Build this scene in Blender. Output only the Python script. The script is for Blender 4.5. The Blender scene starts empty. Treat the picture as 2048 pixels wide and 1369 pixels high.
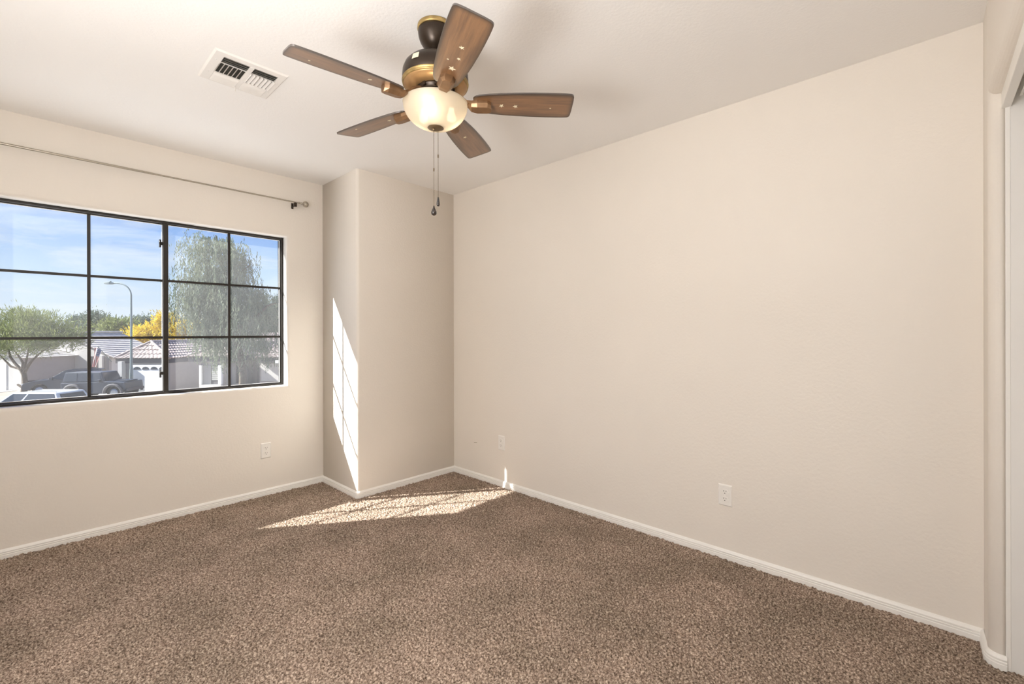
import bpy, bmesh, math, random
import numpy as np
from mathutils import Vector, Matrix

random.seed(7)
rng = np.random.default_rng(7)
S = bpy.context.scene
COL = S.collection
PI = math.pi

# ------------------------------------------------------------------ camera
YAW, PITCH, ROLL, CAMH = 0.813674, -0.000623, -0.002087, 1.22
fw = Vector((math.sin(YAW)*math.cos(PITCH), math.cos(YAW)*math.cos(PITCH), math.sin(PITCH)))
r0 = Vector((math.cos(YAW), -math.sin(YAW), 0)); u0 = r0.cross(fw)
cr = r0*math.cos(ROLL) + u0*math.sin(ROLL); cu = -r0*math.sin(ROLL) + u0*math.cos(ROLL)
cam = bpy.data.cameras.new('camera'); camo = bpy.data.objects.new('camera', cam); COL.objects.link(camo)
camo.matrix_world = Matrix(((cr.x, cu.x, -fw.x, 0), (cr.y, cu.y, -fw.y, 0), (cr.z, cu.z, -fw.z, CAMH), (0, 0, 0, 1)))
cam.sensor_width = 36; cam.lens = 914.163/2048*36; cam.shift_y = -17.43/2048
cam.clip_start = 0.02; cam.clip_end = 600
S.camera = camo

# ------------------------------------------------------------------ world, sun, exposure
S.view_settings.view_transform = 'Standard'; S.view_settings.look = 'None'
S.view_settings.exposure = 0.0; S.view_settings.gamma = 1.0; S.view_settings.use_curve_mapping = False
S.cycles.use_denoising = True
S.cycles.max_bounces = 14; S.cycles.diffuse_bounces = 8; S.cycles.transparent_max_bounces = 24
S.cycles.sample_clamp_indirect = 8.0
S.cycles.caustics_reflective = False; S.cycles.caustics_refractive = False

def build_world():
    w = bpy.data.worlds.new('sky'); S.world = w; w.use_nodes = True
    n = w.node_tree.nodes; l = w.node_tree.links
    bg = n['Background']; bg.inputs['Strength'].default_value = 1.0
    tc = n.new('ShaderNodeTexCoord'); sp = n.new('ShaderNodeSeparateXYZ'); l.new(tc.outputs['Generated'], sp.inputs[0])
    rp = n.new('ShaderNodeValToRGB'); l.new(sp.outputs['Z'], rp.inputs[0])
    e = rp.color_ramp.elements
    e[0].position = 0.0; e[0].color = (0.86, 0.92, 1.0, 1)
    e[1].position = 0.10; e[1].color = (0.58, 0.76, 1.0, 1)
    for p, c in ((0.17, (0.36, 0.57, 1.0, 1)), (0.26, (0.20, 0.40, 0.95, 1)), (0.6, (0.12, 0.27, 0.72, 1))):
        x = e.new(p); x.color = c
    mp = n.new('ShaderNodeMapping'); mp.inputs['Scale'].default_value = (2.2, 2.2, 11.0); l.new(tc.outputs['Generated'], mp.inputs[0])
    nz = n.new('ShaderNodeTexNoise'); nz.inputs['Scale'].default_value = 2.3; nz.inputs['Detail'].default_value = 7; nz.inputs['Roughness'].default_value = 0.62
    nz.inputs['Distortion'].default_value = 0.6
    l.new(mp.outputs[0], nz.inputs['Vector'])
    cr_ = n.new('ShaderNodeValToRGB'); cr_.color_ramp.elements[0].position = 0.47; cr_.color_ramp.elements[1].position = 0.78
    cr_.color_ramp.elements[1].color = (0.8, 0.8, 0.8, 1)
    l.new(nz.outputs[0], cr_.inputs[0])
    mx = n.new('ShaderNodeMixRGB'); l.new(cr_.outputs[0], mx.inputs['Fac']); l.new(rp.outputs[0], mx.inputs[1]); mx.inputs[2].default_value = (0.92, 0.95, 1.0, 1)
    l.new(mx.outputs[0], bg.inputs['Color'])
build_world()

SUN_DIR = Vector((1.437, -1.0, -1.336)).normalized()
sl = bpy.data.lights.new('sun', 'SUN'); sl.energy = 17.0; sl.angle = math.radians(0.53); sl.color = (1.0, 0.96, 0.91)
so = bpy.data.objects.new('sun', sl); COL.objects.link(so); so.rotation_euler = SUN_DIR.to_track_quat('-Z', 'Y').to_euler()

def area(name, loc, direction, sx, sy, power, color):
    L = bpy.data.lights.new(name, 'AREA'); L.shape = 'RECTANGLE'; L.size = sx; L.size_y = sy; L.energy = power; L.color = color
    o = bpy.data.objects.new(name, L); COL.objects.link(o); o.location = loc
    o.rotation_euler = Vector(direction).to_track_quat('-Z', 'Y').to_euler()
    return o
area('ceiling_fill', (-0.38, 0.85, 1.30), (0, 0, 1), 0.5, 0.5, 33, (1.0, 0.99, 0.975))  # added fill lamp out of view, aimed up to brighten the room
area('side_fill', (-0.70, 0.85, 1.30), (1, 0.15, 0), 1.0, 2.0, 28, (0.985, 0.985, 1.0))  # added fill panel at the side wall, no doorway behind it
po = area('window_portal', (0.64, 3.90, 1.40), (0, -1, 0), 1.5, 1.2, 1, (1, 1, 1)); po.data.cycles.is_portal = True

# ------------------------------------------------------------------ materials
def new_mat(name):
    m = bpy.data.materials.new(name); m.use_nodes = True
    return m, m.node_tree.nodes, m.node_tree.links, m.node_tree.nodes['Principled BSDF']

def mat(name, col, rough=0.6, metal=0.0, var=0.0, vscale=6.0, bump=0.0, bscale=80.0, spec=None, coat=0.0):
    m, n, l, b = new_mat(name)
    b.inputs['Base Color'].default_value = (*col, 1); b.inputs['Roughness'].default_value = rough; b.inputs['Metallic'].default_value = metal
    if spec is not None: b.inputs['Specular IOR Level'].default_value = spec
    if coat: b.inputs['Coat Weight'].default_value = coat
    tc = n.new('ShaderNodeTexCoord')
    if var:
        z = n.new('ShaderNodeTexNoise'); z.inputs['Scale'].default_value = vscale; z.inputs['Detail'].default_value = 5
        l.new(tc.outputs['Object'], z.inputs['Vector'])
        r = n.new('ShaderNodeValToRGB'); r.color_ramp.elements[0].position = 0.3; r.color_ramp.elements[1].position = 0.7
        r.color_ramp.elements[0].color = (*[c*(1-var) for c in col], 1); r.color_ramp.elements[1].color = (*[min(1, c*(1+var)) for c in col], 1)
        l.new(z.outputs[0], r.inputs[0]); l.new(r.outputs[0], b.inputs['Base Color'])
    if bump:
        z = n.new('ShaderNodeTexNoise'); z.inputs['Scale'].default_value = bscale; z.inputs['Detail'].default_value = 3
        l.new(tc.outputs['Object'], z.inputs['Vector'])
        bp = n.new('ShaderNodeBump'); bp.inputs['Strength'].default_value = bump; bp.inputs['Distance'].default_value = 0.004
        l.new(z.outputs[0], bp.inputs['Height']); l.new(bp.outputs[0], b.inputs['Normal'])
    return m

def wood_mat():
    # walnut blade: grain along local X, burnished darker along the rim (distance kept in the 'rim' attribute)
    m, n, l, b = new_mat('walnut_blade')
    tc = n.new('ShaderNodeTexCoord'); mp = n.new('ShaderNodeMapping'); mp.inputs['Scale'].default_value = (2.2, 26, 26)
    l.new(tc.outputs['Object'], mp.inputs[0])
    z = n.new('ShaderNodeTexNoise'); z.inputs['Scale'].default_value = 3.0; z.inputs['Detail'].default_value = 8; z.inputs['Roughness'].default_value = 0.65
    l.new(mp.outputs[0], z.inputs['Vector'])
    r = n.new('ShaderNodeValToRGB'); e = r.color_ramp.elements
    e[0].position = 0.30; e[0].color = (0.10, 0.042, 0.014, 1); e[1].position = 0.70; e[1].color = (0.30, 0.145, 0.055, 1)
    l.new(z.outputs[0], r.inputs[0])
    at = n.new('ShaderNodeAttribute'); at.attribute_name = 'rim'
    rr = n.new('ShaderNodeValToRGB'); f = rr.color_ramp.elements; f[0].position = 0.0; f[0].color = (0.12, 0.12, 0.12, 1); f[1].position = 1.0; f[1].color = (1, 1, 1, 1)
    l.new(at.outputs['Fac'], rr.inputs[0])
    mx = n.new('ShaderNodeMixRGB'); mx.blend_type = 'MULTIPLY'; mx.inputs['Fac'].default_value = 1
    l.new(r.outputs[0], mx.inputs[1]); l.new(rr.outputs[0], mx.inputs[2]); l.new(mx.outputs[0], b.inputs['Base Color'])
    b.inputs['Roughness'].default_value = 0.42; b.inputs['Coat Weight'].default_value = 1.0; b.inputs['Coat IOR'].default_value = 1.9; b.inputs['Coat Roughness'].default_value = 0.42
    return m

def carpet_mat():
    m, n, l, b = new_mat('carpet')
    tc = n.new('ShaderNodeTexCoord')
    z = n.new('ShaderNodeTexNoise'); z.inputs['Scale'].default_value = 130; z.inputs['Detail'].default_value = 3; z.inputs['Roughness'].default_value = 0.7
    l.new(tc.outputs['Object'], z.inputs['Vector'])
    r = n.new('ShaderNodeValToRGB'); e = r.color_ramp.elements
    e[0].position = 0.34; e[0].color = (0.075, 0.053, 0.038, 1); e[1].position = 0.66; e[1].color = (0.66, 0.56, 0.46, 1)
    x = e.new(0.5); x.color = (0.31, 0.236, 0.190, 1)
    l.new(z.outputs[0], r.inputs[0])
    z2 = n.new('ShaderNodeTexNoise'); z2.inputs['Scale'].default_value = 3.2; z2.inputs['Detail'].default_value = 4
    l.new(tc.outputs['Object'], z2.inputs['Vector'])
    r2 = n.new('ShaderNodeValToRGB'); e = r2.color_ramp.elements
    e[0].position = 0.35; e[0].color = (0.82, 0.81, 0.775, 1); e[1].position = 0.65; e[1].color = (1.10, 1.07, 1.05, 1)
    l.new(z2.outputs[0], r2.inputs[0])
    mx = n.new('ShaderNodeMixRGB'); mx.blend_type = 'MULTIPLY'; mx.inputs['Fac'].default_value = 1
    l.new(r.outputs[0], mx.inputs[1]); l.new(r2.outputs[0], mx.inputs[2]); l.new(mx.outputs[0], b.inputs['Base Color'])
    b.inputs['Roughness'].default_value = 1.0; b.inputs['Specular IOR Level'].default_value = 0.05
    return m

def bowl_mat():
    m, n, l, b = new_mat('frosted_bowl'); n.remove(b)
    o = n['Material Output']
    tr = n.new('ShaderNodeBsdfTranslucent'); tr.inputs[0].default_value = (0.70, 0.655, 0.585, 1)
    tp = n.new('ShaderNodeBsdfTransparent'); tp.inputs[0].default_value = (1.0, 0.95, 0.86, 1)
    di = n.new('ShaderNodeBsdfDiffuse'); di.inputs[0].default_value = (0.60, 0.58, 0.53, 1)
    gl = n.new('ShaderNodeBsdfGlossy'); gl.inputs['Roughness'].default_value = 0.35
    tc = n.new('ShaderNodeTexCoord'); z = n.new('ShaderNodeTexNoise'); z.inputs['Scale'].default_value = 14; l.new(tc.outputs['Object'], z.inputs['Vector'])
    mr = n.new('ShaderNodeMapRange'); mr.inputs[3].default_value = 0.30; mr.inputs[4].default_value = 0.42; l.new(z.outputs[0], mr.inputs[0])
    a = n.new('ShaderNodeMixShader'); l.new(mr.outputs[0], a.inputs[0]); l.new(tr.outputs[0], a.inputs[1]); l.new(di.outputs[0], a.inputs[2])
    c = n.new('ShaderNodeMixShader'); c.inputs[0].default_value = 0.24; l.new(a.outputs[0], c.inputs[1]); l.new(tp.outputs[0], c.inputs[2])
    d = n.new('ShaderNodeMixShader'); d.inputs[0].default_value = 0.05; l.new(c.outputs[0], d.inputs[1]); l.new(gl.outputs[0], d.inputs[2])
    l.new(d.outputs[0], o.inputs[0])
    return m

def pane_mat(name, dust):
    m, n, l, b = new_mat(name); n.remove(b); o = n['Material Output']
    tp = n.new('ShaderNodeBsdfTransparent'); tp.inputs[0].default_value = (0.96, 0.98, 0.98, 1)
    gl = n.new('ShaderNodeBsdfGlossy'); gl.inputs['Roughness'].default_value = 0.02
    tr = n.new('ShaderNodeBsdfTranslucent'); tr.inputs[0].default_value = (0.95, 0.95, 0.95, 1)
    tc = n.new('ShaderNodeTexCoord'); z = n.new('ShaderNodeTexNoise'); z.inputs['Scale'].default_value = 5; z.inputs['Detail'].default_value = 6
    l.new(tc.outputs['Object'], z.inputs['Vector'])
    mr = n.new('ShaderNodeMapRange'); mr.inputs[3].default_value = dust*0.7; mr.inputs[4].default_value = dust*1.3; l.new(z.outputs[0], mr.inputs[0])
    a = n.new('ShaderNodeMixShader'); l.new(mr.outputs[0], a.inputs[0]); l.new(tp.outputs[0], a.inputs[1]); l.new(tr.outputs[0], a.inputs[2])
    c = n.new('ShaderNodeMixShader'); c.inputs[0].default_value = 0.03; l.new(a.outputs[0], c.inputs[1]); l.new(gl.outputs[0], c.inputs[2])
    l.new(c.outputs[0], o.inputs[0])
    return m

def emit_mat(name, col, s):
    m, n, l, b = new_mat(name)
    b.inputs['Base Color'].default_value = (*col, 1); b.inputs['Emission Color'].default_value = (*col, 1); b.inputs['Emission Strength'].default_value = s
    return m

def leaf_mat(name, c1, c2, trans=0.35):
    m, n, l, b = new_mat(name); o = n['Material Output']
    oi = n.new('ShaderNodeTexCoord'); z = n.new('ShaderNodeTexNoise'); z.inputs['Scale'].default_value = 1.6; z.inputs['Detail'].default_value = 6
    l.new(oi.outputs['Object'], z.inputs['Vector'])
    r = n.new('ShaderNodeValToRGB'); r.color_ramp.elements[0].position = 0.35; r.color_ramp.elements[1].position = 0.65
    r.color_ramp.elements[0].color = (*c1, 1); r.color_ramp.elements[1].color = (*c2, 1)
    l.new(z.outputs[0], r.inputs[0]); l.new(r.outputs[0], b.inputs['Base Color']); b.inputs['Roughness'].default_value = 0.7
    t = n.new('ShaderNodeBsdfTranslucent'); l.new(r.outputs[0], t.inputs[0])
    mx = n.new('ShaderNodeMixShader'); mx.inputs[0].default_value = trans; l.new(b.outputs[0], mx.inputs[1]); l.new(t.outputs[0], mx.inputs[2])
    l.new(mx.outputs[0], o.inputs[0])
    return m

WALL = mat('wall_paint', (0.80, 0.752, 0.688), 0.52, bump=0.22, bscale=75, var=0.012, vscale=2)
CEIL = mat('ceiling_paint', (0.895, 0.885, 0.87), 0.8, bump=0.2, bscale=90)
TRIM = mat('white_trim', (0.86, 0.845, 0.81), 0.4, bump=0.05, bscale=30)
PANEL = mat('white_panel', (0.80, 0.79, 0.765), 0.45, var=0.01)
CARPET = carpet_mat()
FRAME = mat('bronze_frame', (0.016, 0.012, 0.009), 0.45, metal=0.0, var=0.2, vscale=20)
SEAL = mat('glazing_seal', (0.85, 0.87, 0.88), 0.5)
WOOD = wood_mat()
BRONZE = mat('dark_bronze', (0.034, 0.022, 0.014), 0.32, metal=0.55, var=0.25, vscale=14)
BRASS = mat('aged_brass', (0.40, 0.28, 0.11), 0.42, metal=0.7, var=0.3, vscale=40)
TAN = mat('tan_bronze', (0.42, 0.25, 0.11), 0.38, metal=0.5, var=0.15, vscale=12)
IRON = mat('bronze_iron', (0.25, 0.145, 0.075), 0.34, metal=0.55, var=0.2, vscale=25)
STAR = mat('star_sticker', (0.80, 0.72, 0.52), 0.5)
BOWL = bowl_mat()
BULB = emit_mat('lit_bulb', (1.0, 0.88, 0.70), 9.0)
NICKEL = mat('brushed_nickel', (0.46, 0.42, 0.35), 0.34, metal=0.85, var=0.1, vscale=60)
CHAIN = mat('dark_chain', (0.16, 0.12, 0.075), 0.4, metal=0.6)
BLACKCAP = mat('dark_resin', (0.022, 0.015, 0.012), 0.2, coat=0.5)
VENTW = mat('vent_enamel', (0.80, 0.775, 0.74), 0.45)
DARK = mat('dark_gap', (0.035, 0.033, 0.025), 0.9)
PLATE = mat('outlet_plastic', (0.84, 0.82, 0.78), 0.35)
PANE1 = pane_mat('clear_pane', 0.018)
PANE2 = pane_mat('dusty_pane', 0.032)

# ------------------------------------------------------------------ object helpers
class MB:
    def __init__(self): self.v = []; self.f = []; self.s = []
    def add(self, verts, faces, smooth=False):
        o = len(self.v); self.v += [tuple(x) for x in verts]; self.f += [tuple(i+o for i in f) for f in faces]; self.s += [smooth]*len(faces)
        return self
    def box(self, x0, x1, y0, y1, z0, z1):
        return self.add([(x0, y0, z0), (x1, y0, z0), (x1, y1, z0), (x0, y1, z0), (x0, y0, z1), (x1, y0, z1), (x1, y1, z1), (x0, y1, z1)],
                        [(0, 3, 2, 1), (4, 5, 6, 7), (0, 1, 5, 4), (1, 2, 6, 5), (2, 3, 7, 6), (3, 0, 4, 7)])
    def obox(self, c, ax, ay, az):
        c = Vector(c); ax = Vector(ax); ay = Vector(ay); az = Vector(az)
        vs = [c+sx*ax+sy*ay+sz*az for sz in (-1, 1) for sx, sy in ((-1, -1), (1, -1), (1, 1), (-1, 1))]
        return self.add(vs, [(0, 3, 2, 1), (4, 5, 6, 7), (0, 1, 5, 4), (1, 2, 6, 5), (2, 3, 7, 6), (3, 0, 4, 7)])
    def prism(self, pts, z0, z1, smooth_idx=()):
        n = len(pts); vs = [(x, y, z0) for x, y in pts]+[(x, y, z1) for x, y in pts]
        self.add(vs, [tuple(range(n-1, -1, -1)), tuple(range(n, 2*n))])
        for i in range(n):
            j = (i+1) % n; o = len(self.v)
            self.add([vs[i], vs[j], vs[j+n], vs[i+n]], [(0, 1, 2, 3)], False)
        return self
    def lathe(self, prof, n=48, c=(0, 0, 0), smooth=True, a0=0.0):
        vs = []; fs = []
        for r, z in prof:
            for k in range(n):
                a = a0+2*PI*k/n; vs.append((c[0]+r*math.cos(a), c[1]+r*math.sin(a), c[2]+z))
        for i in range(len(prof)-1):
            for k in range(n):
                j = (k+1) % n
                fs.append((i*n+k, i*n+j, (i+1)*n+j, (i+1)*n+k))
        return self.add(vs, fs, smooth)
    def tube(self, pts, rad, n=8, cap=True, smooth=True):
        pts = [Vector(p) for p in pts]; R = rad if hasattr(rad, '__len__') else [rad]*len(pts)
        vs = []; fs = []; up = None
        for i, p in enumerate(pts):
            t = (pts[min(i+1, len(pts)-1)]-pts[max(i-1, 0)]).normalized()
            if up is None:
                up = Vector((0, 0, 1)) if abs(t.z) < 0.9 else Vector((1, 0, 0))
            a = (up-t*up.dot(t)).normalized(); b = t.cross(a); up = a
            for k in range(n):
                g = 2*PI*k/n; vs.append(p+(a*math.cos(g)+b*math.sin(g))*R[i])
        for i in range(len(pts)-1):
            for k in range(n):
                j = (k+1) % n; fs.append((i*n+k, i*n+j, (i+1)*n+j, (i+1)*n+k))
        self.add(vs, fs, smooth)
        if cap:
            m = len(pts)-1
            self.add(vs[:n], [tuple(range(n-1, -1, -1))]); self.add(vs[m*n:], [tuple(range(n))])
        return self
    def sphere(self, c, r, n=8, m=6, sz=1.0):
        pr = [(max(1e-5, r*math.sin(PI*i/m)), -r*sz*math.cos(PI*i/m)) for i in range(m+1)]
        return self.lathe(pr, n, c)
    def build(self, name, material, parent=None, bevel=0.0, seg=2, merge=False):
        me = bpy.data.meshes.new(name); me.from_pydata(self.v, [], self.f)
        me.polygons.foreach_set('use_smooth', self.s)
        if merge or bevel:
            bm = bmesh.new(); bm.from_mesh(me); bmesh.ops.remove_doubles(bm, verts=bm.verts, dist=1e-5)
            bmesh.ops.recalc_face_normals(bm, faces=bm.faces)
            bm.to_mesh(me); bm.free()
        me.materials.append(material); me.update()
        o = bpy.data.objects.new(name, me); COL.objects.link(o)
        if bevel:
            md = o.modifiers.new('edge', 'BEVEL'); md.width = bevel; md.segments = seg; md.limit_method = 'ANGLE'; md.angle_limit = math.radians(35)
        if parent is not None: o.parent = parent
        return o

def tag(o, label, cat, group=None, kind=None):
    if label: o['label'] = label
    if cat: o['category'] = cat
    if group: o['group'] = group
    if kind: o['kind'] = kind
    return o
def thing(name, label, cat, loc=(0, 0, 0), rz=0.0, group=None):
    o = bpy.data.objects.new(name, None); COL.objects.link(o); o.location = loc; o.rotation_euler = (0, 0, rz); o.empty_display_size = 0.1
    return tag(o, label, cat, group)
def struct(o, label=None):
    o['kind'] = 'structure'
    if label: o['label'] = label
    return o
def copy_tree(o, parent=None):
    c = o.copy(); COL.objects.link(c)
    if parent is not None: c.parent = parent
    for ch in list(o.children): copy_tree(ch, c)
    return c

# ------------------------------------------------------------------ room shell
H = 2.44; XR = 2.583; YW = 3.718; YB = 3.148; XA = 1.667; XL = -0.78; YD = -0.112
WX0, WX1, WZ0, WZ1 = -0.133, 1.386, 0.816, 1.975   # window opening
YF = 3.80                                           # inner face of the window frame
YEXT = 3.886                                        # outer face of the wall

def floor():
    st = 0.0042
    xs = np.arange(XL, XR+0.004, st); ys = np.arange(-0.80, YW+0.004, st)
    ys = np.concatenate([ys]); nx, ny = len(xs), len(ys)
    X, Y = np.meshgrid(xs, ys)
    n1 = rng.random(X.shape)
    k = (n1+np.roll(n1, 1, 0)+np.roll(n1, 1, 1)+np.roll(np.roll(n1, 1, 0), 1, 1))/4
    n2 = rng.random(X.shape)
    Z = (k-0.5)*0.018+(n2-0.5)*0.0045
    X = X+(rng.random(X.shape)-0.5)*0.0034; Y = Y+(rng.random(X.shape)-0.5)*0.0034
    co = np.stack([X, Y, Z], -1).reshape(-1, 3).astype(np.float32)
    i = np.arange(nx*ny).reshape(ny, nx)
    q = np.stack([i[:-1, :-1], i[:-1, 1:], i[1:, 1:], i[1:, :-1]], -1).reshape(-1, 4).astype(np.int32)
    me = bpy.data.meshes.new('floor'); me.vertices.add(len(co)); me.vertices.foreach_set('co', co.ravel())
    me.loops.add(q.size); me.loops.foreach_set('vertex_index', q.ravel()); me.polygons.add(len(q))
    me.polygons.foreach_set('loop_start', np.arange(0, q.size, 4, dtype=np.int32)); me.polygons.foreach_set('loop_total', np.full(len(q), 4, np.int32))
    me.update(calc_edges=True); me.materials.append(CARPET)
    o = bpy.data.objects.new('floor', me); COL.objects.link(o)
    struct(o, 'brown speckled carpet covering the bedroom floor')
floor()
struct(MB().box(XL-0.15, XR+0.15, -1.0, YEXT, -0.22, -0.03).build('floor', DARK), 'slab under the carpet')
struct(MB().box(XL-0.15, XR+0.15, -1.0, YEXT, H, H+0.12).build('ceiling', CEIL), 'smooth white ceiling')

def arc(r, n=6):  # from (r,0) to (0,r), centre (r,r) measured from the corner
    return [(r-r*math.sin(PI/2*i/n), r-r*math.cos(PI/2*i/n)) for i in range(n+1)]

def window_wall():
    m = MB(); r = 0.022
    prof = [(r-a, b) for a, b in [(0, 0)]]
    prof = [(o, d) for o, d in arc(r)]           # (outward offset, depth)
    prof += [(0, YEXT-YW)]
    def ring(o, d): return [(WX0-o, YW+d, WZ0-o), (WX1+o, YW+d, WZ0-o), (WX1+o, YW+d, WZ1+o), (WX0-o, YW+d, WZ1+o)]
    outer = [(XL-0.1, YW, -0.03), (XR+0.1, YW, -0.03), (XR+0.1, YW, H), (XL-0.1, YW, H)]
    outer2 = [(x, YEXT, z) for x, y, z in outer]
    rings = [outer]+[ring(o, d) for o, d in prof]+[outer2]
    for i in range(len(rings)-1):
        for k in range(4):
            j = (k+1) % 4
            m.add([rings[i][k], rings[i][j], rings[i+1][j], rings[i+1][k]], [(0, 3, 2, 1)] if False else [(0, 1, 2, 3)], False)
    o = m.build('wall_north', WALL, merge=True)
    for p in o.data.polygons: p.use_smooth = True
    return struct(o, 'cream wall with the recessed window')
ww = window_wall()
md = ww.modifiers.new('n', 'WEIGHTED_NORMAL'); md.keep_sharp = True

struct(MB().box(XR, XR+0.12, -1.0, YEXT, -0.03, H).build('wall_east', WALL), 'long bare cream wall facing the window side')
struct(MB().box(XL-0.12, XL, -1.0, YEXT, -0.03, H).build('wall_west', WALL), 'cream side wall')
# boxed-out corner (rounded outer edge)
rr = 0.022
pc = [(XR, YB)]+[(XA+rr-rr*math.sin(PI/2*i/8), YB+rr-rr*math.cos(PI/2*i/8)) for i in range(9)]+[(XA, YW), (XR, YW)]
cm = MB().prism(pc, -0.03, H).build('wall_corner', WALL, merge=True)
struct(cm, 'boxed-out wall corner with rounded edge')
for p in cm.data.polygons:
    p.use_smooth = abs(p.normal.z) < 0.5
md = cm.modifiers.new('n', 'WEIGHTED_NORMAL'); md.keep_sharp = True
# closet wall at the back, turned a little
SK = 0.036
def ys(x, y): return y-SK*(XR-x)
OX0, OX1 = 0.70, 2.42
b = 0.03
stub = [(XR+0.05, YD), (OX1+b, ys(OX1+b, YD))]+[(OX1+b-b*math.sin(PI/2*i/6), ys(OX1, YD)-b+b*math.cos(PI/2*i/6)) for i in range(1, 7)]+[(OX1, ys(OX1, YD)-0.05), (XR+0.05, ys(OX1, YD)-0.05)]
o = MB().prism(stub[::-1], -0.03, H).build('wall_south', WALL, merge=True); struct(o, 'narrow cream wall return beside the closet opening')
for p in o.data.polygons: p.use_smooth = abs(p.normal.z) < 0.5
o.modifiers.new('n', 'WEIGHTED_NORMAL')
def south_header():
    m = MB(); z = 2.085; n = 6
    prof = [(YD, H), (YD, z+b)]+[(YD-b+b*math.cos(PI/2*i/n), z+b-b*math.sin(PI/2*i/n)) for i in range(1, n+1)]+[(YD-0.14, z), (YD-0.14, H)]
    a = [(OX0, ys(OX0, y), zz) for y, zz in prof]; c = [(OX1, ys(OX1, y), zz) for y, zz in prof]; N = len(prof)
    m.add(a+c, [(i, i+1, N+i+1, N+i) for i in range(N-1)]+[tuple(range(N)), tuple(range(2*N-1, N-1, -1))])
    return struct(m.build('wall_south', WALL, merge=True), 'cream wall above the closet opening')
south_header()
struct(MB().prism([(XL, ys(XL, YD)), (XL, -1.0), (OX0, -1.0), (OX0, ys(OX0, YD))], -0.03, H).build('wall_south', WALL), 'cream wall beside the closet')
struct(MB().box(OX0-0.1, XR+0.1, -0.92, -0.80, -0.03, H).build('wall_closet', PANEL), 'white closet back wall')
# white closet side panel, header board and door track
struct(MB().box(OX1-0.002, OX1+0.02, -0.82, -0.164, -0.01, 2.085).build('trim_2', PANEL, bevel=0.0015), 'white closet side panel behind the wall corner')
MB().box(OX1-0.004, OX1+0.004, -0.174, -0.161, -0.01, 2.03).build('bead', TRIM, [o for o in COL.objects if o.name.startswith('trim_2')][0], bevel=0.0015)
def closet_header():
    m = MB()
    yh = lambda x, y: y-0.006-0.020*(OX1-x)
    def seg(y0, y1, z0, z1): 
        a = [(OX0, yh(OX0, y), z) for y, z in ((y0, z0), (y1, z0), (y1, z1), (y0, z1))]; c = [(OX1+0.004, yh(OX1, y), z) for y, z in ((y0, z0), (y1, z0), (y1, z1), (y0, z1))]
        m.add(a+c, [(0, 1, 5, 4), (1, 2, 6, 5), (2, 3, 7, 6), (3, 0, 4, 7), (0, 3, 2, 1), (4, 5, 6, 7)])
    seg(-0.170, -0.146, 2.028, 2.088)
    h = struct(m.build('trim_1', TRIM, bevel=0.002), 'white closet header board')
    m2 = MB()
    for y in (-0.188, -0.225): 
        a = [(OX0, ys(OX0, y+d), z) for d, z in ((0, 2.052), (-0.008, 2.052), (-0.008, 2.09), (0, 2.09))]; c = [(OX1-0.02, ys(OX1, y+d), z) for d, z in ((0, 2.052), (-0.008, 2.052), (-0.008, 2.09), (0, 2.09))]
        m2.add(a+c, [(0, 1, 5, 4), (1, 2, 6, 5), (2, 3, 7, 6), (3, 0, 4, 7), (0, 3, 2, 1), (4, 5, 6, 7)])
    m2.build('track', TRIM, h)
closet_header()

# baseboards with a ribbed face
BP = [(0, -0.012), (0.0125, -0.012), (0.0125, 0.018), (0.0105, 0.020), (0.0105, 0.0225), (0.0120, 0.024), (0.0120, 0.028), (0.0098, 0.030), (0.0098, 0.0325),
      (0.0110, 0.034), (0.0110, 0.038), (0.0085, 0.042), (0.0060, 0.046), (0.002, 0.049), (0, 0.050)]
def baseboard(name, path, label):
    # path: plan points; the room lies on the left of the direction of travel
    P = [Vector((*p, 0)) for p in path]; m = MB(); rows = []
    for i, p in enumerate(P):
        d0 = (P[i]-P[i-1]).normalized() if i else (P[1]-P[0]).normalized(); d1 = (P[i+1]-P[i]).normalized() if i < len(P)-1 else d0
        n0 = Vector((-d0.y, d0.x, 0)); n1 = Vector((-d1.y, d1.x, 0)); nn = (n0+n1); nn = nn/(nn.length_squared/2)
        rows.append([p+nn*t+Vector((0, 0, z)) for t, z in BP])
    N = len(BP)
    vs = [v for r in rows for v in r]
    m.add(vs, [(i*N+k, i*N+k+1, (i+1)*N+k+1, (i+1)*N+k) for i in range(len(P)-1) for k in range(N-1)])
    m.add(rows[0], [tuple(range(N))]); m.add(rows[-1], [tuple(range(N-1, -1, -1))])
    return struct(m.build(name, TRIM), label)
def rc(cx, cy, r, a0, a1, n=5): return [(cx+r*math.cos(a0+(a1-a0)*i/n), cy+r*math.sin(a0+(a1-a0)*i/n)) for i in range(n+1)]
baseboard('baseboard_north', [(XA, YW), (XL, YW)], 'white ribbed baseboard below the window')
baseboard('baseboard_corner', [(XR, YB)]+rc(XA+rr, YB+rr, rr, -PI/2, -PI)+[(XA, YW-0.001)], 'white ribbed baseboard wrapping the boxed-out corner')
baseboard('baseboard_east', [(XR, YD), (XR, YB)], 'white ribbed baseboard along the long bare wall')
sy = ys(OX1, YD)
baseboard('baseboard_south', [(OX1, sy-0.046)]+rc(OX1+b, sy-b, b, PI, PI/2)+[(XR, YD)], 'white ribbed baseboard round the closet wall end')
baseboard('baseboard_west', [(XL, YW), (XL, -0.2)], 'white ribbed baseboard on the side wall')

# small chip in the wall plaster
ch = MB().obox((XR-0.0006, 2.866, 0.297), (0.0012, 0, 0), (0, 0.018, -0.002), (0, 0, 0.0022)).build('plaster_chip', mat('chip', (0.30, 0.24, 0.17), 0.8), bevel=0.001)
tag(ch, 'small dark plaster chip low on the bare wall near the corner', 'chip')

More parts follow.
